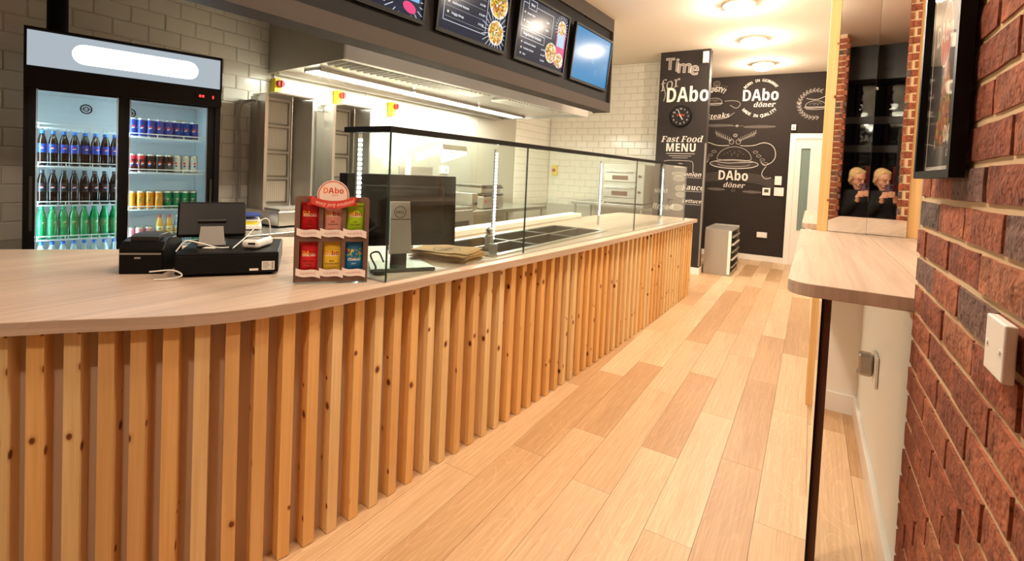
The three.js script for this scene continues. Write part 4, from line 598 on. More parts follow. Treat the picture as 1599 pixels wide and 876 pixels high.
{ // kraft bags, leaflets, napkin, shaker, dispenser
  const bagTop = std(0xffffff, 0.85, 0, { map: canvas(256, 256, (c) => { c.fillStyle = '#c9a06e'; c.fillRect(0, 0, 256, 256); for (let k = 0; k < 200; k++) { c.fillStyle = 'rgba(140,100,60,0.1)'; c.fillRect(rnd() * 256, rnd() * 256, rr(4, 40), 2); } c.strokeStyle = '#7a532f'; c.lineWidth = 5; c.beginPath(); c.ellipse(128, 128, 70, 56, 0, 0, 7); c.stroke(); c.fillStyle = '#7a532f'; c.font = 'bold 44px sans-serif'; c.textAlign = 'center'; c.fillText('DAbo', 128, 143); }) });
  for (let k = 0; k < 6; k++) {
    const g = new THREE.BoxGeometry(0.25, 0.003, 0.34, 6, 1, 6), p = g.attributes.position; for (let i = 0; i < p.count; i++) { const x = p.getX(i), z = p.getZ(i); p.setY(i, p.getY(i) + 0.0016 * Math.sin(20 * x + k) + 0.0012 * Math.sin(26 * z + 2 * k)); p.setX(i, x + 0.005 * Math.sin(30 * z + k)); } g.computeVertexNormals();
    const t = thing('paper_bag', ['brown kraft bag printed with round emblem, topmost of its stack', 'plain brown kraft bag in the stack under the printed one'][k === 5 ? 0 : 1], 'paper bag', [-1.71 + rr(-0.014, 0.014), TOP + 0.005 + k * 0.0085, -2.12 + rr(-0.015, 0.015)], 1.75 + rr(-0.12, 0.12), 'stack of kraft bags behind the glass');
    part(t, 'bag_sheet', g, k === 5 ? bagTop : M.kraft); part(t, 'folded_base', bx(0.24, 0.002, 0.07, 0, 0.0035, 0.12), k === 5 ? M.kraft : M.kraft);
  }
  for (let k = 0; k < 4; k++) { const t = thing('leaflet', 'dark striped leaflet in a loose pile beside the kraft bags', 'leaflet', [-2.12 + rr(-0.02, 0.02), TOP + 0.003 + k * 0.0055, -2.2 + rr(-0.02, 0.02)], 0.9 + rr(-0.3, 0.3), 'dark leaflets beside the bags'); part(t, 'sheet', bx(0.12, 0.004, 0.22), M.blackMatte); for (let j = 0; j < 3; j++) part(t, 'light_stripe', bx(0.1, 0.0008, 0.016, 0, 0.0024, -0.07 + j * 0.06), std(0xb8aaa0, 0.6)); }
  solo('napkin', 'folded white paper napkin between leaflets and kraft bags', 'napkin', [rb(0.11, 0.012, 0.08, 0.004).rotateY(0.6).translate(-1.97, TOP + 0.0065, -2.25), rb(0.09, 0.008, 0.07, 0.003).rotateY(0.9).translate(-1.975, TOP + 0.0168, -2.255)], M.paper);
  const s = thing('steel_shaker', 'slim steel shaker bottle standing beside the food wells', 'shaker', [-1.7, TOP, -2.52]); part(s, 'shaker_body', lathe([[0.001, 0], [0.026, 0.001], [0.027, 0.01], [0.027, 0.085], [0.022, 0.1], [0.001, 0.1]], 20), M.silver); part(s, 'lid', lathe([[0.023, 0.1], [0.023, 0.125], [0.018, 0.14], [0.001, 0.143]], 20), M.chrome);
  const n = thing('clear_block_holder', 'small grey translucent holder block beside the steel shaker', 'holder', [-1.6, TOP, -2.42], 0.5); part(n, 'block', rb(0.05, 0.06, 0.045, 0.004, 0, 0.0305, 0), M.grey); part(n, 'base_plate', rb(0.1, 0.006, 0.07, 0.002, -0.02, 0.0035, 0), M.silver);
}
{ // bain-marie: steel frame and six pans set into the worktop
  const b = thing('bain_marie', 'steel food well unit with six dark pans in worktop', 'food well');
  const x0 = -2.05, x1 = -1.56, z0 = -2.35, z1 = -4.12, xm = (x0 + x1) / 2, y = TOP;
  part(b, 'frame', [span(x0 - 0.03, x1 + 0.03, y, y + 0.008, z0 + 0.03, z0 - 0.012), span(x0 - 0.03, x1 + 0.03, y, y + 0.008, z1 + 0.012, z1 - 0.03), span(x0 - 0.03, x0 + 0.012, y, y + 0.0079, z0, z1), span(x1 - 0.012, x1 + 0.03, y, y + 0.0079, z0, z1), span(xm - 0.008, xm + 0.008, y - 0.002, y + 0.005, z0, z1)], M.steel);
  for (let k = 1; k < 3; k++) { const z = z0 + (z1 - z0) * k / 3; part(b, 'divider', span(x0, x1, y - 0.004, y + 0.006, z + 0.009, z - 0.009), M.steel); }
  for (let k = 0; k < 3; k++) for (const [a, c] of [[x0 + 0.013, xm - 0.009], [xm + 0.009, x1 - 0.013]]) { const za = z0 + (z1 - z0) * k / 3 - 0.012, zb = z0 + (z1 - z0) * (k + 1) / 3 + 0.012; part(b, 'pan', [span(a, c, y - 0.15, y - 0.145, za, zb), span(a, a + 0.003, y - 0.145, y, za, zb), span(c - 0.003, c, y - 0.145, y, za, zb), span(a, c, y - 0.145, y, za, za - 0.003), span(a, c, y - 0.145, y, zb + 0.003, zb)], M.steelDark); }
  const cb = thing('cutting_board', 'long white cutting board along the rear worktop edge', 'cutting board', [-2.29, TOP, -4.0], 0.035); part(cb, 'board', rb(0.15, 0.045, 2.5, 0.006, 0, 0.023, 0), M.white); part(cb, 'juice_groove', bx(0.006, 0.001, 2.3, 0.05, 0.0456, 0), M.grey);
}
// ================================================================ KITCHEN LINE
function bench(name, label, x0, x1, z0, z1, y, o = {}) {
  const b = thing(name, label, 'bench', [(x0 + x1) / 2, 0, (z0 + z1) / 2]), w = x1 - x0, d = Math.abs(z1 - z0);
  part(b, 'top', rb(w, 0.05, d, 0.006, 0, y - 0.025, 0), M.steel); for (const sx of [-1, 1]) for (const sz of [-1, 1]) part(b, 'leg', cyl(0.02, 0.02, y - 0.06, sx * (w / 2 - 0.05), (y - 0.05) / 2, sz * (d / 2 - 0.06), 12), M.steelDull);
  part(b, 'undershelf', bx(w - 0.08, 0.02, d - 0.08, 0, 0.25, 0), M.steelDull); return b;
}
bench('steel_bench', 'stainless bench with the weighing scale and kebab grills', -4.32, -3.42, -1.97, -4.15, 0.9);
{ // scale
  const s = thing('weighing_scale', 'white price scale with blue tray on steel bench', 'scale', [-3.83, 0.901, -2.13], 1.15);
  part(s, 'base', extrude([[-0.11, 0.012], [0.13, 0.012], [0.13, 0.03], [0.07, 0.07], [-0.11, 0.085]], 0.3, 0.004).rotateY(-Math.PI / 2).translate(0.15, 0, 0), M.plasticWhite);
  part(s, 'weighing_tray', rb(0.32, 0.014, 0.22, 0.004, 0, 0.107, -0.02), M.blue, 'blue tray'); part(s, 'tray_post', cyl(0.03, 0.03, 0.02, 0, 0.092, -0.02, 12), M.grey); const k = part(s, 'display_strip', bx(0.14, 0.034, 0.003), std(0x7c4a3a, 0.4)); k.position.set(-0.04, 0.052, 0.106); k.rotation.x = -0.95;
  const k2 = part(s, 'yellow_keypad', bx(0.09, 0.04, 0.003), M.yellow); k2.position.set(0.09, 0.052, 0.106); k2.rotation.x = -0.95; for (const [x, z] of [[-0.12, -0.08], [0.12, -0.08], [-0.12, 0.1], [0.12, 0.1]]) part(s, 'foot', cyl(0.012, 0.012, 0.012, x, 0.006, z, 8), M.rubber);
}
function kebabGrill(z, label) {                                 // faces the aisle (+x)
  const g = thing('kebab_grill', label, 'kebab grill', [-4.0, 0.901, z], 0, 'kebab grills under the hood');
  part(g, 'drip_base', [rb(0.62, 0.12, 0.5, 0.008, 0.02, 0.07, 0)], M.steel); part(g, 'drip_tray', bx(0.3, 0.02, 0.44, 0.15, 0.14, 0), M.steelDull);
  part(g, 'column', [bx(0.14, 0.98, 0.3, -0.21, 0.62, 0)], M.steelDull);
  part(g, 'top_hood', [bx(0.36, 0.014, 0.36, -0.02, 1.115, 0)], M.steel); part(g, 'spit_rod', [cyl(0.006, 0.006, 0.98, 0.1, 0.64, 0, 8)], M.chrome);
  for (const s of [-1, 1]) { const w = part(g, 'side_shield', [bx(0.24, 0.98, 0.012, 0.12, 0, 0), bx(0.012, 0.98, 0.025, 0.24, 0, 0)], M.steel); w.position.set(-0.15, 0.62, s * 0.155); w.rotation.y = -s * 0.28; }
  for (let k = 0; k < 4; k++) {
    const b = part(g, 'burner', [bx(0.02, 0.21, 0.012, -0.13, 0.27 + k * 0.235, -0.115), bx(0.02, 0.21, 0.012, -0.13, 0.27 + k * 0.235, 0.115), bx(0.02, 0.014, 0.242, -0.13, 0.37 + k * 0.235, 0), bx(0.02, 0.014, 0.242, -0.13, 0.17 + k * 0.235, 0)], M.steelDark);
    part(b, 'burner_mesh', bx(0.012, 0.19, 0.218, -0.134, 0.27 + k * 0.235, 0), std(0xc9c2b2, 0.7)); const w = []; for (let j = -5; j <= 5; j++) { w.push(bx(0.002, 0.19, 0.002, -0.126, 0.27 + k * 0.235, j * 0.019)); w.push(bx(0.002, 0.002, 0.21, -0.126, 0.27 + k * 0.235 + j * 0.017, 0)); } part(b, 'wire_guard', w, M.steelDull);
  }
  part(g, 'gas_pipe', tube([[-0.25, 0.2, 0.25], [-0.25, 0.6, 0.25], [-0.25, 1.02, 0.25], [-0.2, 1.06, 0.2], [-0.18, 1.06, 0.16]], 0.012), M.steelDull);
  return g;
}
kebabGrill(-2.62, 'tall steel kebab grill beside the white tiled wall'); kebabGrill(-3.3, 'tall steel kebab grill between the other grill and fryers');
[[2.13, -2.72], [2.13, -3.42], [2.12, -4.2]].forEach(([y, z], k) => {
  const s = thing('isolator_switch', ['yellow isolator with red knob by the tiled wall', 'yellow isolator with red knob between the two grills', 'yellow isolator with red knob past the second grill'][k], 'switch', [WX + 0.012, y, z], 0, 'isolators on the splashback'); part(s, 'box', rb(0.07, 0.16, 0.07, 0.006, 0.035, 0, 0), M.yellow); part(s, 'knob', [new THREE.CylinderGeometry(0.034, 0.034, 0.035, 20).rotateZ(Math.PI / 2).translate(0.09, 0.03, -0.01), bx(0.02, 0.06, 0.014, 0.115, 0.03, -0.01)], M.red, 'red rotary knob'); part(s, 'conduit', cyl(0.012, 0.012, 0.03, 0.02, -0.094, 0, 10), M.steelDull);
});
{
  const s = thing('isolator_switch', 'yellow isolator switch on white tiles by kitchen corner', 'switch', [-4.19, 1.5, -8.38], -Math.PI / 2); part(s, 'box', rb(0.06, 0.2, 0.1, 0.008, 0.03, 0, 0), M.yellow); part(s, 'knob', [new THREE.CylinderGeometry(0.03, 0.03, 0.04, 18).rotateZ(Math.PI / 2).translate(0.08, 0, 0.0)], M.red, 'red knob');
}
{ // chip scuttle with heat lamp
  const c = thing('chip_scuttle', 'steel chip scuttle with an overhead heat lamp', 'chip scuttle', [-3.9, 0, -4.55]);
  part(c, 'cabinet', rb(0.7, 0.9, 0.66, 0.006, 0, 0.5, 0), M.steelDull); part(c, 'pan', [span(-0.3, 0.33, 0.951, 0.985, 0.31, 0.29), span(-0.3, 0.33, 0.951, 0.985, -0.29, -0.31), span(0.31, 0.33, 0.951, 0.985, 0.3, -0.3), span(-0.3, -0.28, 0.951, 0.985, 0.3, -0.3)], M.steel); part(c, 'back_plate', bx(0.02, 0.5, 0.6, -0.31, 1.2, 0), M.steel); part(c, 'post', bx(0.06, 0.62, 0.03, -0.2, 1.26, 0.26), M.plasticWhite);
  const h = part(c, 'lamp_hood', [bx(0.42, 0.012, 0.46, 0, 0.06, 0), bx(0.42, 0.1, 0.012, 0, 0.015, 0.23), bx(0.42, 0.1, 0.012, 0, 0.015, -0.23), bx(0.012, 0.06, 0.46, 0.21, 0.035, 0)], M.plasticWhite); h.position.set(0.08, 1.6, -0.02); h.rotation.z = 0.28;
  part(h, 'heat_tube', new THREE.CylinderGeometry(0.014, 0.014, 0.3, 12).rotateX(Math.PI / 2).translate(0, 0.03, 0), glow(new THREE.Color().setRGB(1, 0.86, 0.6), 3), 'glowing heat tube'); const pl = new THREE.PointLight(new THREE.Color().setRGB(1, 0.82, 0.55), 0.4); pl.position.set(0.08, 1.59, -0.02); c.add(pl);
  part(c, 'tap', [cyl(0.012, 0.012, 0.08, 0.2, 1.0, 0.2, 10)], M.charcoal); part(c, 'tap', [cyl(0.012, 0.012, 0.08, 0.26, 1.0, 0.1, 10)], M.charcoal); part(c, 'control_panel', bx(0.008, 0.14, 0.5, 0.354, 0.75, 0), M.steelDark); part(c, 'vent_grille', [...Array(7)].map((_, k) => bx(0.006, 0.01, 0.2, 0.355, 0.42 + k * 0.03, 0.12)), M.steelDark);
}
bench('work_bench', 'long stainless bench against splashback near kitchen corner', -4.32, -3.58, -4.92, -6.9, 0.92);
{ // counter-top units on the long bench
  const f = thing('contact_grill', 'stainless two-lidded contact grill on the long bench', 'grill', [-3.95, 0.921, -5.55]); part(f, 'lower_body', rb(0.5, 0.16, 0.5, 0.008, 0, 0.09, 0), M.steelDull); part(f, 'lower_plate', rb(0.48, 0.03, 0.46, 0.005, 0.02, 0.19, 0), M.charcoal); part(f, 'upper_body', rb(0.44, 0.08, 0.46, 0.008, -0.02, 0.25, 0), M.steelDull); part(f, 'lid', rb(0.46, 0.03, 0.5, 0.008, -0.01, 0.31, 0), M.steelDark); part(f, 'handle', tube([[0.2, 0.28, 0.18], [0.28, 0.29, 0.17], [0.28, 0.29, -0.17], [0.2, 0.28, -0.18]], 0.01), M.black); part(f, 'red_lamp', bx(0.004, 0.03, 0.03, 0.252, 0.1, 0.2), M.red);
  const w = thing('steel_fryer', 'steel fryer box with drain tap beside the scuttle', 'fryer', [-3.9, 0.921, -5.05], 0); part(w, 'tank', [rb(0.5, 0.2, 0.12, 0.006, 0, 0.105, 0)], M.steel); part(w, 'lid', rb(0.5, 0.014, 0.13, 0.004, 0, 0.213, 0), M.steelDull); part(w, 'knob', new THREE.CylinderGeometry(0.02, 0.02, 0.025, 14).rotateZ(Math.PI / 2).translate(0.262, 0.09, 0), M.charcoal);
  const so = thing('wall_socket', 'white socket on the steel splashback above contact grill', 'socket', [WX + 0.007, 1.42, -5.25]); part(so, 'plate', rb(0.014, 0.1, 0.16, 0.004, 0.008, 0, 0), M.plasticWhite); part(so, 'switch_hole', bx(0.004, 0.05, 0.05, 0.0155, 0, -0.03), M.grey);
}
{ // pizza oven on its table
  bench('oven_table', 'steel table under the double deck oven', -3.42, -2.2, -7.48, -8.3, 1.0);
  const o = thing('pizza_oven', 'double deck stainless pizza oven by the chalkboard pier', 'oven', [-2.56, 1.001, -7.88]);
  part(o, 'case', rb(0.68, 0.62, 0.7, 0.008, 0, 0.33, 0), M.steelDull); for (const x of [-0.3, 0.3]) for (const z of [-0.3, 0.3]) part(o, 'foot', cyl(0.018, 0.018, 0.021, x, 0.0105, z, 10), M.rubber);
  for (const y of [0.2, 0.45]) { const d = part(o, 'oven_door', rb(0.52, 0.19, 0.03, 0.006, -0.05, y, 0.362), M.steel); part(d, 'window', bx(0.26, 0.07, 0.004, -0.04, y - 0.03, 0.379), std(0x5a3a30, 0.15)); part(d, 'handle', [new THREE.CylinderGeometry(0.013, 0.013, 0.44, 12).rotateZ(Math.PI / 2).translate(-0.05, y + 0.06, 0.41)], M.chrome); part(d, 'bracket', bx(0.02, 0.025, 0.04, -0.26, y + 0.06, 0.392), M.black); part(o, 'knob', new THREE.CylinderGeometry(0.02, 0.02, 0.03, 14).rotateX(Math.PI / 2).translate(0.27, y, 0.363), M.black); }
}
{ // tray rack unit by the back wall
  const u = thing('steel_rack_unit', 'low stainless rack unit with trays by black wall', 'rack unit', [-1.17, 0, -8.42]);
  part(u, 'shell', [bx(0.38, 0.66, 0.015, 0, 0.36, 0.425), bx(0.38, 0.66, 0.015, 0, 0.36, -0.425), bx(0.015, 0.66, 0.85, -0.182, 0.36, 0), bx(0.38, 0.02, 0.86, 0, 0.69, 0), bx(0.38, 0.05, 0.86, 0, 0.025, 0)], M.steelDull); part(u, 'top_rim', [bx(0.38, 0.02, 0.015, 0, 0.71, -0.42), bx(0.015, 0.02, 0.84, -0.18, 0.71, 0)], M.steel);
  part(u, 'front_trim', bx(0.04, 0.66, 0.004, 0.165, 0.36, 0.434), M.gloss);
  for (let k = 0; k < 5; k++) { part(u, 'tray', [bx(0.36, 0.012, 0.8, 0.03, 0.12 + k * 0.115, 0)], k % 2 ? M.steel : M.steelDark); part(u, 'rail', bx(0.02, 0.03, 0.8, 0.2, 0.13 + k * 0.115, 0), k % 2 ? M.plasticWhite : M.steelDull); }
}
// ---------------------------------------------------------------- fittings on walls
{
  const ck = thing('wall_clock', 'round black clock with red lettering on chalkboard pier', 'clock', [-1.78, 2.41, -7.799]);
  part(ck, 'rim', new THREE.CylinderGeometry(0.16, 0.165, 0.04, 40).rotateX(Math.PI / 2).translate(0, 0, 0.021), M.black);
  part(ck, 'dial', new THREE.CircleGeometry(0.148, 40).translate(0, 0, 0.0415), std(0xffffff, 0.4, 0, { map: canvas(256, 256, (c) => { c.fillStyle = '#151212'; c.fillRect(0, 0, 256, 256); c.fillStyle = '#d9d2c8'; c.font = 'bold 30px sans-serif'; c.textAlign = 'center'; c.textBaseline = 'middle'; for (let k = 1; k <= 12; k++) c.fillText(k, 128 + 98 * Math.sin(k * Math.PI / 6), 128 - 98 * Math.cos(k * Math.PI / 6)); c.fillStyle = '#d8452a'; c.font = 'bold 42px sans-serif'; c.fillText('DAbo', 128, 112); }) }));
  const hand = (l, w, a) => bx(w, l, 0.003, 0, l / 2 - 0.02, 0).rotateZ(-a); part(ck, 'hour_hand', hand(0.085, 0.01, 2.6).translate(0, 0, 0.045), M.paper); part(ck, 'minute_hand', hand(0.12, 0.007, 5.9).translate(0, 0, 0.049), M.paper);
  const wallBox = (name, label, cat, x, y, w, h, d, z = BACK + 0.0005) => { const t = thing(name, label, cat, [x, y, z]); part(t, 'plate', rb(w, h, d, 0.006, 0, 0, d / 2), M.plasticWhite); return t; };
  const th = wallBox('thermostat', 'white thermostat with dark screen on black wall', 'thermostat', -0.7, 1.28, 0.13, 0.14, 0.03); part(th, 'screen', bx(0.07, 0.06, 0.002, 0, 0.015, 0.031), std(0x55534c, 0.2)); const sw = wallBox('light_switch', 'square white light switch on black wall beside door', 'switch', -0.5, 1.29, 0.155, 0.155, 0.02); part(sw, 'rocker', bx(0.03, 0.06, 0.006, 0.0, 0.0, 0.022), M.gloss);
  const cb = wallBox('call_point', 'white rounded box above the light switch', 'alarm', -0.52, 1.49, 0.11, 0.16, 0.045); part(cb, 'front_ring', new THREE.TorusGeometry(0.03, 0.004, 8, 20).translate(0, 0, 0.046), M.gloss); const ds = wallBox('double_socket', 'double white power socket low on the black wall', 'socket', -0.73, 0.48, 0.17, 0.1, 0.02); for (const s of [-1, 1]) part(ds, 'socket_face', bx(0.05, 0.05, 0.004, s * 0.04, -0.005, 0.021), M.gloss);
  const se = wallBox('door_sensor', 'small grey sensor box above the white door', 'sensor', -0.33, 2.45, 0.07, 0.1, 0.04); part(se, 'lens', bx(0.04, 0.03, 0.004, 0, -0.015, 0.041), M.grey); const pr = wallBox('motion_sensor', 'white motion sensor at the top of chalkboard pier', 'sensor', -1.46, 3.29, 0.08, 0.17, 0.05, -7.799); part(pr, 'lens', rb(0.05, 0.06, 0.02, 0.008, 0, -0.03, 0.05), M.gloss);
  const pp = thing('flue_pipe', 'black pipe rising from the top of drinks fridge', 'pipe', [-4.0, 2.1255, -1.09]); part(pp, 'pipe', cyl(0.05, 0.05, CEIL - 2.13, 0, (CEIL - 2.13) / 2, 0, 20), M.blackMatte); part(pp, 'collar', cyl(0.065, 0.065, 0.04, 0, 0.03, 0, 20), M.black);
}
// ================================================================ RIGHT SIDE: bar shelf, mirror, poster
function roundShelf(x0, x1, z0, z1, r) { const p = []; for (let k = 0; k <= 10; k++) { const t = Math.PI / 2 * k / 10; p.push([x0 + r - r * Math.cos(t), z0 - r + r * Math.sin(t)]); } return [...p, [x1, z0], [x1, z1], [x0, z1]]; }
{
  const s = thing('bar_shelf', 'pale ash bar shelf with rounded corner in front of mirror', 'shelf');
  part(s, 'front_board', metric(plan(roundShelf(-0.045, 0.308, -1.695, -3.734, 0.07), 1.117, 0.036, 0.0015), 'z', 0.3), M.ash); part(s, 'rear_board', metric(plan([[0.31, -1.72], [0.618, -1.72], [0.618, -3.734], [0.31, -3.734]], 1.117, 0.0375), 'z', 0.7), M.ash);
  const edge = roundShelf(-0.045, 0.305, -1.695, -3.73, 0.07).slice(0, 12); part(s, 'edge_band', metric(ribbon([[-0.0468, -3.72], ...edge.map(([x, z]) => [x - 0.0018, z + 0.0018])], 1.118, 1.1515, 0.0015), 'z'), M.ash, 'laminated front edge'); part(s, 'wood_batten', metric(span(0.26, 0.3, 1.085, 1.116, -1.73, -1.77), 'x'), M.postPine);
  const l = thing('shelf_support_panel', 'upright dark edged mirrored panel supporting the bar shelf', 'panel', [0.06, 0, -1.98]); part(l, 'core', bx(0.02, 1.1, 0.4, 0.003, 0.5515, 0), std(0x5e3a2a, 0.5)); part(l, 'mirror_face', bx(0.003, 1.1, 0.39, -0.009, 0.5515, -0.005), M.mirror, 'mirrored face towards the aisle'); part(l, 'edge_strip', bx(0.006, 1.1, 0.012, -0.01, 0.5515, 0.202), M.black);
  const mr = thing('wall_mirror', 'tall two-pane mirror on the partition above the shelf', 'mirror', [0, 1.156, -3.738]);
  for (const [a, b, al] of [[0.102, 0.302, 0.0745], [0.304, 0.498, 0.1065]]) { const w = b - a, p = part(mr, 'pane', [bx(w, 2.2, 0.004)], M.mirror); p.position.set((a + b) / 2, 1.102, 0.0 + 0.014); p.rotation.y = -al; }
  part(mr, 'clip', [cyl(0.01, 0.01, 0.008, 0.303, 0.9, 0.03, 12).rotateX(0)], M.chrome);
  const s2 = thing('far_bar_shelf', 'pale ash bar shelf beyond the mirror partition', 'shelf'); part(s2, 'board', metric(plan(roundShelf(-0.045, 0.618, -4.3, -6.4, 0.05), 1.117, 0.037, 0.001), 'z'), M.ash); part(s2, 'edge_band', metric(bx(0.002, 0.036, 2.0, -0.0465, 1.136, -5.38), 'z'), M.ash); part(s2, 'bracket', [span(0.02, 0.05, 0.95, 1.116, -4.4, -6.2)], M.plaster);
}
{ // poster in a black frame on the brick wall
  const p = thing('framed_poster', 'glossy kebab poster in a black frame on brick wall', 'poster', [0.2375, 1.475, -1.365], -1.532), W = 0.29, H = 0.55;
  part(p, 'frame', [bx(0.016, H, 0.024, -W / 2 + 0.008, H / 2, 0.0125), bx(0.016, H, 0.024, W / 2 - 0.008, H / 2, 0.0125), bx(W - 0.03, 0.016, 0.0238, 0, 0.008, 0.0125), bx(W - 0.03, 0.016, 0.0238, 0, H - 0.008, 0.0125), bx(W - 0.02, H - 0.02, 0.004, 0, H / 2, 0.003)], M.black);
  const art = canvas(420, 680, (c, w, h) => {
    c.fillStyle = '#2a1f1b'; c.fillRect(0, 0, w, h); c.fillStyle = '#e9ded0'; c.fillRect(0, 0, w, 14); c.fillRect(0, h - 14, w, 14); c.fillRect(0, 0, 14, h); c.fillRect(w - 14, 0, 14, h);
    for (let k = 0; k < 260; k++) { const y = rr(340, 600), s = (y - 300) / 300; c.fillStyle = ['#b5602a', '#d98d32', '#7d3a1e', '#c8a04a', '#8aa03a', '#b5342a'][k % 6]; c.beginPath(); c.ellipse(200 + rr(-90, 90) * s, y, rr(6, 20), rr(4, 12), rnd() * 3, 0, 7); c.fill(); }
    c.fillStyle = '#cf4a24'; c.beginPath(); c.ellipse(170, 290, 62, 92, 0.1, 0, 7); c.fill(); c.strokeStyle = '#efe6da'; c.lineWidth = 6; c.stroke(); c.fillStyle = '#efe6da'; c.font = 'bold 84px sans-serif'; c.fillText('DAbo', 40, 310); c.font = 'bold 60px sans-serif'; c.fillText('100', 285, 300); c.font = 'bold 66px sans-serif'; c.fillText('DAbo', 215, 600); c.font = 'italic 34px serif'; c.fillText('d\u00f6ner', 260, 640); c.strokeStyle = '#8d8378'; c.lineWidth = 3; for (let k = 0; k < 5; k++) { c.beginPath(); c.arc(120 + k * 60, 640, 30, 3.3, 6.1); c.stroke(); }
  });
  part(p, 'print', new THREE.PlaneGeometry(W - 0.032, H - 0.032).translate(0, H / 2, 0.0065), std(0xffffff, 0.4, 0, { map: art })); part(p, 'glazing', bx(W - 0.034, H - 0.034, 0.002, 0, H / 2, 0.016), new THREE.MeshPhysicalMaterial({ color: 0xffffff, transmission: 1, thickness: 0, roughness: 0.03, ior: 1.2 }));
  const b = thing('blank_plate', 'square white blanking plate on the brick wall', 'wall plate', [0.247, 1.233, -0.94], -Math.PI / 2); part(b, 'plate', rb(0.08, 0.08, 0.014, 0.003, 0, 0, 0.009), M.plasticWhite); for (const s of [-1, 1]) part(b, 'screw_cap', new THREE.CylinderGeometry(0.004, 0.004, 0.002, 10).rotateX(Math.PI / 2).translate(s * 0.027, 0, 0.0165), M.gloss);
  const a = thing('air_freshener', 'small white plug-in air freshener on the low wall', 'air freshener', [0.319, 0.57, -2.93], -Math.PI / 2); part(a, 'wall_plate', rb(0.15, 0.15, 0.012, 0.004, 0, 0, 0.007), M.plasticWhite); part(a, 'body', rb(0.07, 0.11, 0.06, 0.016, -0.02, 0.01, 0.045, 3), M.silver); part(a, 'blue_window', bx(0.03, 0.02, 0.002, -0.02, -0.03, 0.0758), std(0x3a86c8, 0.3));
}
// ================================================================ PERSON holding the phone, seen in the mirror
function field(bones, c, size, res, k) {                       // smooth union of tapered capsules, meshed
  const mc = new MarchingCubes(res, new THREE.MeshBasicMaterial(), false, false, 300000), h = size / 2, F = mc.field; mc.isolation = 0;
  for (let z = 0; z < res; z++) for (let y = 0; y < res; y++) for (let x = 0; x < res; x++) {
    const px = c[0] + (x - res / 2) / (res / 2) * h, py = c[1] + (y - res / 2) / (res / 2) * h, pz = c[2] + (z - res / 2) / (res / 2) * h; let d = 1;
    for (const [ax, ay, az, ra, bx_, by, bz, rb_] of bones) {
      const ux = bx_ - ax, uy = by - ay, uz = bz - az, l2 = ux * ux + uy * uy + uz * uz || 1e-9; let t = ((px - ax) * ux + (py - ay) * uy + (pz - az) * uz) / l2; t = t < 0 ? 0 : t > 1 ? 1 : t;
      const q = Math.hypot(px - ax - t * ux, py - ay - t * uy, pz - az - t * uz) - (ra + t * (rb_ - ra));
      if (q > 0.3 && d < 0.2) continue; const hh = Math.max(0, Math.min(1, 0.5 + 0.5 * (d - q) / k)); d = d + (q - d) * hh - k * hh * (1 - hh);
    }
    F[x + y * res + z * res * res] = -d;
  }
  mc.update(); const n = mc.count, g = new THREE.BufferGeometry(); g.setAttribute('position', new THREE.BufferAttribute(mc.positionArray.slice(0, n * 3), 3)); g.setAttribute('normal', new THREE.BufferAttribute(mc.normalArray.slice(0, n * 3), 3));
  g.scale(h, h, h).translate(...c); g.computeVertexNormals(); g.setAttribute('uv', new THREE.BufferAttribute(new Float32Array(n * 2), 2)); return g;
}
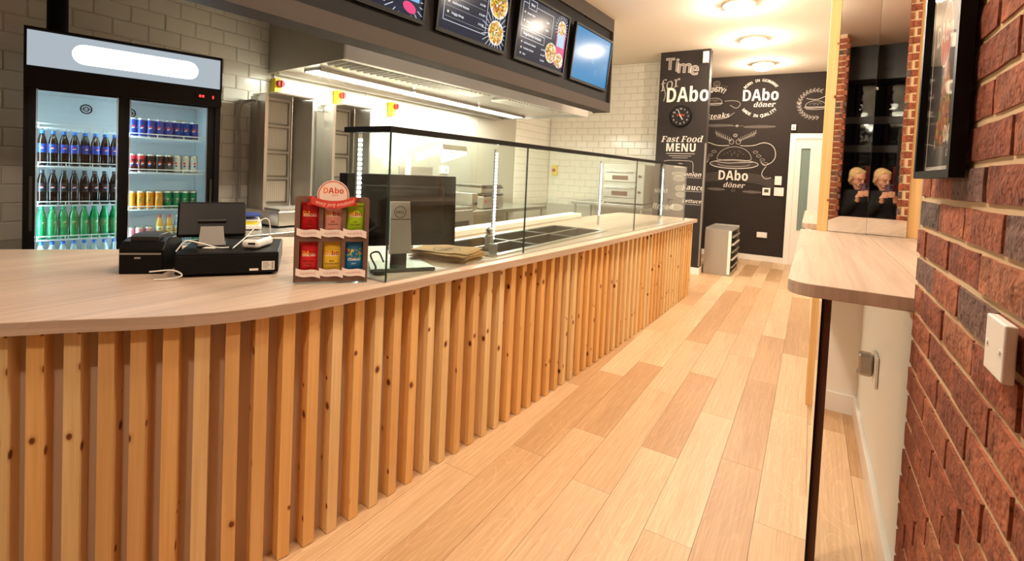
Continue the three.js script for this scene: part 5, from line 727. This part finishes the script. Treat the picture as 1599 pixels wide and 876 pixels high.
{
  const bn = (a, ra, b, rb_) => [...a, ra, ...b, rb_];
  const hip = [-0.06, 0.93, 0.42], chest = [-0.06, 1.24, 0.42], neck = [-0.07, 1.4, 0.41], shR = [0.07, 1.34, 0.42], shL = [-0.19, 1.34, 0.42], elR = [0.13, 1.1, 0.33], elL = [-0.235, 1.1, 0.33], wrR = [0.062, 1.285, 0.13], wrL = [-0.07, 1.275, 0.13];
  const legs = []; for (const s of [-1, 1]) legs.push(bn([-0.06 + s * 0.085, 0.9, 0.42], 0.085, [-0.06 + s * 0.09, 0.5, 0.41], 0.056), bn([-0.06 + s * 0.09, 0.5, 0.41], 0.056, [-0.06 + s * 0.09, 0.09, 0.44], 0.036));
  const torso = [bn(hip, 0.115, chest, 0.12), bn(chest, 0.12, [-0.06, 1.32, 0.42], 0.09), bn(shL, 0.052, shR, 0.052)], arms = [bn(shR, 0.054, elR, 0.043), bn(elR, 0.042, wrR, 0.026), bn(shL, 0.054, elL, 0.043), bn(elL, 0.042, wrL, 0.026)];
  // head turned down and towards the phone
  const hc = [-0.1, 1.56, 0.35], dir = new THREE.Vector3(0.2, -0.1, -0.22).normalize(), up = new THREE.Vector3(0.1, 1, -0.18), rt = new THREE.Vector3().crossVectors(dir, up).normalize(); up.crossVectors(rt, dir).normalize();
  const H = (r, u, f) => [0, 1, 2].map((i) => hc[i] + rt.getComponent(i) * r + up.getComponent(i) * u + dir.getComponent(i) * f);
  const head = [bn(H(0, 0.035, -0.025), 0.078, H(0, 0.03, 0.015), 0.074), bn(H(0, -0.03, 0.03), 0.058, H(0, -0.075, 0.05), 0.032), bn(H(-0.024, -0.045, 0.03), 0.034, H(0.024, -0.045, 0.03), 0.034), bn(H(0, 0.012, 0.09), 0.009, H(0, -0.025, 0.105), 0.013), bn(H(-0.02, 0.02, 0.078), 0.018, H(0.02, 0.02, 0.078), 0.018), bn(H(-0.016, -0.055, 0.078), 0.008, H(0.016, -0.055, 0.078), 0.008), bn(H(-0.078, 0.0, -0.012), 0.014, H(-0.08, -0.03, -0.008), 0.009), bn(H(0.078, 0.0, -0.012), 0.014, H(0.08, -0.03, -0.008), 0.009), bn(H(0, -0.06, -0.02), 0.048, neck, 0.052)];
  const shoes = [-1, 1].map((s) => bn([-0.06 + s * 0.09, 0.045, 0.45], 0.04, [-0.06 + s * 0.095, 0.035, 0.29], 0.03));
  const bodyG = field([...torso, ...arms, ...legs, bn([-0.06, 1.3, 0.42], 0.07, neck, 0.05), ...[-1, 1].map((s) => bn([-0.06 + s * 0.09, 0.09, 0.44], 0.034, [-0.06 + s * 0.09, 0.05, 0.36], 0.03))], [-0.06, 0.72, 0.36], 1.56, 104, 0.03);
  const headG = field(head, [hc[0], hc[1] - 0.03, hc[2]], 0.36, 80, 0.012);
  const hand = (s, w) => {                                      // s = 1 right hand, -1 left hand; the phone edge is at x = s * 0.04
    const P = [w[0] - s * 0.004, w[1] + 0.045, w[2] - 0.03], b = [bn(w, 0.024, P, 0.022), bn([P[0] + s * 0.008, P[1], P[2]], 0.02, [P[0] - s * 0.008, P[1] + 0.03, P[2] - 0.012], 0.017)];
    for (let k = 0; k < 4; k++) { const y = P[1] + 0.005 + k * 0.019, L = [0.9, 1, 0.96, 0.8][3 - k], A = [s * 0.055, y, P[2] - 0.012], B = [s * 0.054, y + 0.004, P[2] - 0.012 - 0.034 * L], C = [s * (0.046 - 0.024 * L), y + 0.006, P[2] - 0.058], D = [s * (0.032 - 0.03 * L), y + 0.004, P[2] - 0.057]; b.push(bn(P, 0.012, A, 0.0095), bn(A, 0.0095, B, 0.0088), bn(B, 0.0088, C, 0.0082), bn(C, 0.0082, D, 0.0074)); }
    const T1 = [s * 0.05, P[1] + 0.02, P[2] + 0.012], T2 = [s * 0.034, P[1] + 0.05, P[2] + 0.008]; b.push(bn(P, 0.015, T1, 0.012), bn(T1, 0.012, T2, 0.0095), bn(T2, 0.0095, [s * 0.02, P[1] + 0.072, P[2] + 0.002], 0.0085));
    return field(b, [s * 0.05, w[1] + 0.05, w[2] - 0.03], 0.24, 76, 0.005);
  };
  const g = merge([bodyG, headG, hand(1, wrR), hand(-1, wrL)]), col = new Float32Array(g.attributes.position.count * 3), p = g.attributes.position;
  const lin = (h) => new THREE.Color(h), skin = lin(0xd9a283), lip = lin(0xa8564c), dark = lin(0x3a2620), brow = lin(0x8a6038), v = new THREE.Vector3();
  for (let i = 0; i < p.count; i++) {
    v.set(p.getX(i) - hc[0], p.getY(i) - hc[1], p.getZ(i) - hc[2]); const r = v.dot(rt), u = v.dot(up), f = v.dot(dir); let c = skin;
    if (f > 0.05 && Math.abs(u) < 0.12) { const e = Math.abs(Math.abs(r) - 0.032); if (e < 0.011 && Math.abs(u + 0.002) < 0.0035) c = dark; if (e < 0.02 && Math.abs(u - 0.022) < 0.004) c = brow; if (Math.abs(r) < 0.022 && Math.abs(u + 0.055) < 0.007) c = lip; }
    col[3 * i] = c.r; col[3 * i + 1] = c.g; col[3 * i + 2] = c.b;
  }
  g.setAttribute('color', new THREE.BufferAttribute(col, 3));
  const person = new THREE.Mesh(g, std(0xffffff, 0.55, 0, { vertexColors: true })); person.name = 'person'; person.userData = { label: 'blonde person in black holding up a phone, seen in mirror', category: 'person' }; scene.add(person);
  const grow = (l, d) => l.map((b) => { const c = [...b]; c[3] += d; c[7] += d; return c; });
  part(person, 'black_top', field(grow([...torso, ...arms.map((b, i) => i % 2 ? bn(b.slice(0, 3), b[3], [0, 1, 2].map((j) => b[j] + (b[4 + j] - b[j]) * 0.86), 0.031) : b), bn([-0.06, 1.3, 0.42], 0.075, [-0.07, 1.375, 0.415], 0.056)], 0.013), [-0.06, 1.12, 0.34], 0.92, 84, 0.03), std(0x0d0c0d, 0.85), 'black long-sleeved top');
  part(person, 'dark_trousers', field(grow([bn(hip, 0.108, [-0.06, 0.96, 0.42], 0.108), ...legs], 0.014), [-0.06, 0.55, 0.42], 1.1, 74, 0.03), std(0x14151a, 0.85)); for (const s of shoes) part(person, 'shoe', field([s], [s[0], 0.06, 0.37], 0.36, 32, 0.01), M.black);
  const hair = field([bn(H(0, 0.05, -0.04), 0.082, H(0, 0.055, -0.014), 0.078), bn(H(-0.052, 0.03, -0.035), 0.036, H(-0.058, -0.05, -0.05), 0.022), bn(H(0.052, 0.03, -0.035), 0.036, H(0.058, -0.05, -0.05), 0.022), bn(H(0, 0.02, -0.075), 0.056, H(0, -0.08, -0.075), 0.04), bn(H(-0.04, 0.085, 0.028), 0.024, H(-0.066, 0.03, 0.005), 0.018), bn(H(0.04, 0.085, 0.028), 0.024, H(0.066, 0.03, 0.005), 0.018)], [hc[0], hc[1], hc[2]], 0.4, 70, 0.02);
  part(person, 'hair', hair, std(0xcfae78, 0.75), 'blonde shoulder-skimming hair');
  const ph = thing('smartphone', 'smartphone in a dark patterned case held by the person', 'phone', [0, 1.35, 0.068]); part(ph, 'case', rb(0.076, 0.14, 0.011, 0.005, 0, 0.07, 0), std(0x3d2233, 0.3)); part(ph, 'camera_bump', [rb(0.022, 0.04, 0.003, 0.0014, 0.02, 0.112, -0.0066)], M.black); part(ph, 'screen', bx(0.07, 0.132, 0.001, 0, 0.07, 0.006), glow(new THREE.Color().setRGB(0.6, 0.55, 0.5), 0.4)); for (let k = 0; k < 6; k++) part(ph, 'case_motif', new THREE.CylinderGeometry(0.006, 0.006, 0.0008, 10).rotateX(Math.PI / 2).translate(-0.02 + (k % 2) * 0.016, 0.03 + k * 0.016, -0.0058), std(0xb06a8a, 0.4));
}
// ---------------------------------------------------------------- ceiling lamps down the aisle
{
  const lampGlow = glow(new THREE.Color().setRGB(1.0, 0.86, 0.68), 9);
  [-9.1, -7.5, -5.95, -4.35, -2.75, -1.15, 0.45].forEach((z, i) => {
    const l = thing('ceiling_lamp', `round glass ceiling lamp, ${['first', 'second', 'third', 'fourth', 'fifth', 'sixth', 'seventh'][i]} from the black chalk wall`, 'ceiling lamp', [-0.8, CEIL, z], 0, 'ceiling lamps in a row over the aisle');
    part(l, 'base_plate', cyl(0.17, 0.17, 0.02, 0, -0.011, 0, 28), M.plasticWhite);
    part(l, 'glass_bowl', lathe([[0.001, -0.115], [0.08, -0.112], [0.125, -0.095], [0.14, -0.06], [0.135, -0.022], [0.001, -0.021]], 28), lampGlow);
    part(l, 'clip', [bx(0.05, 0.02, 0.03, 0.155, -0.04, 0), bx(0.05, 0.02, 0.03, -0.155, -0.04, 0)], M.silver);
    const p = new THREE.PointLight(WARM, LAMP_POWER); p.position.set(0, -0.16, 0); p.shadow.radius = 2; p.castShadow = true; l.add(p);
    const r = new THREE.RectAreaLight(WARM, LAMP_DOWN, 0.22, 0.22); r.position.set(0, -0.122, 0); r.rotation.x = -Math.PI / 2; l.add(r);
  });
}
scene.traverse((o) => { if (o.isMesh) { o.castShadow = true; o.receiveShadow = true; } });
renderer.render(scene, camera);
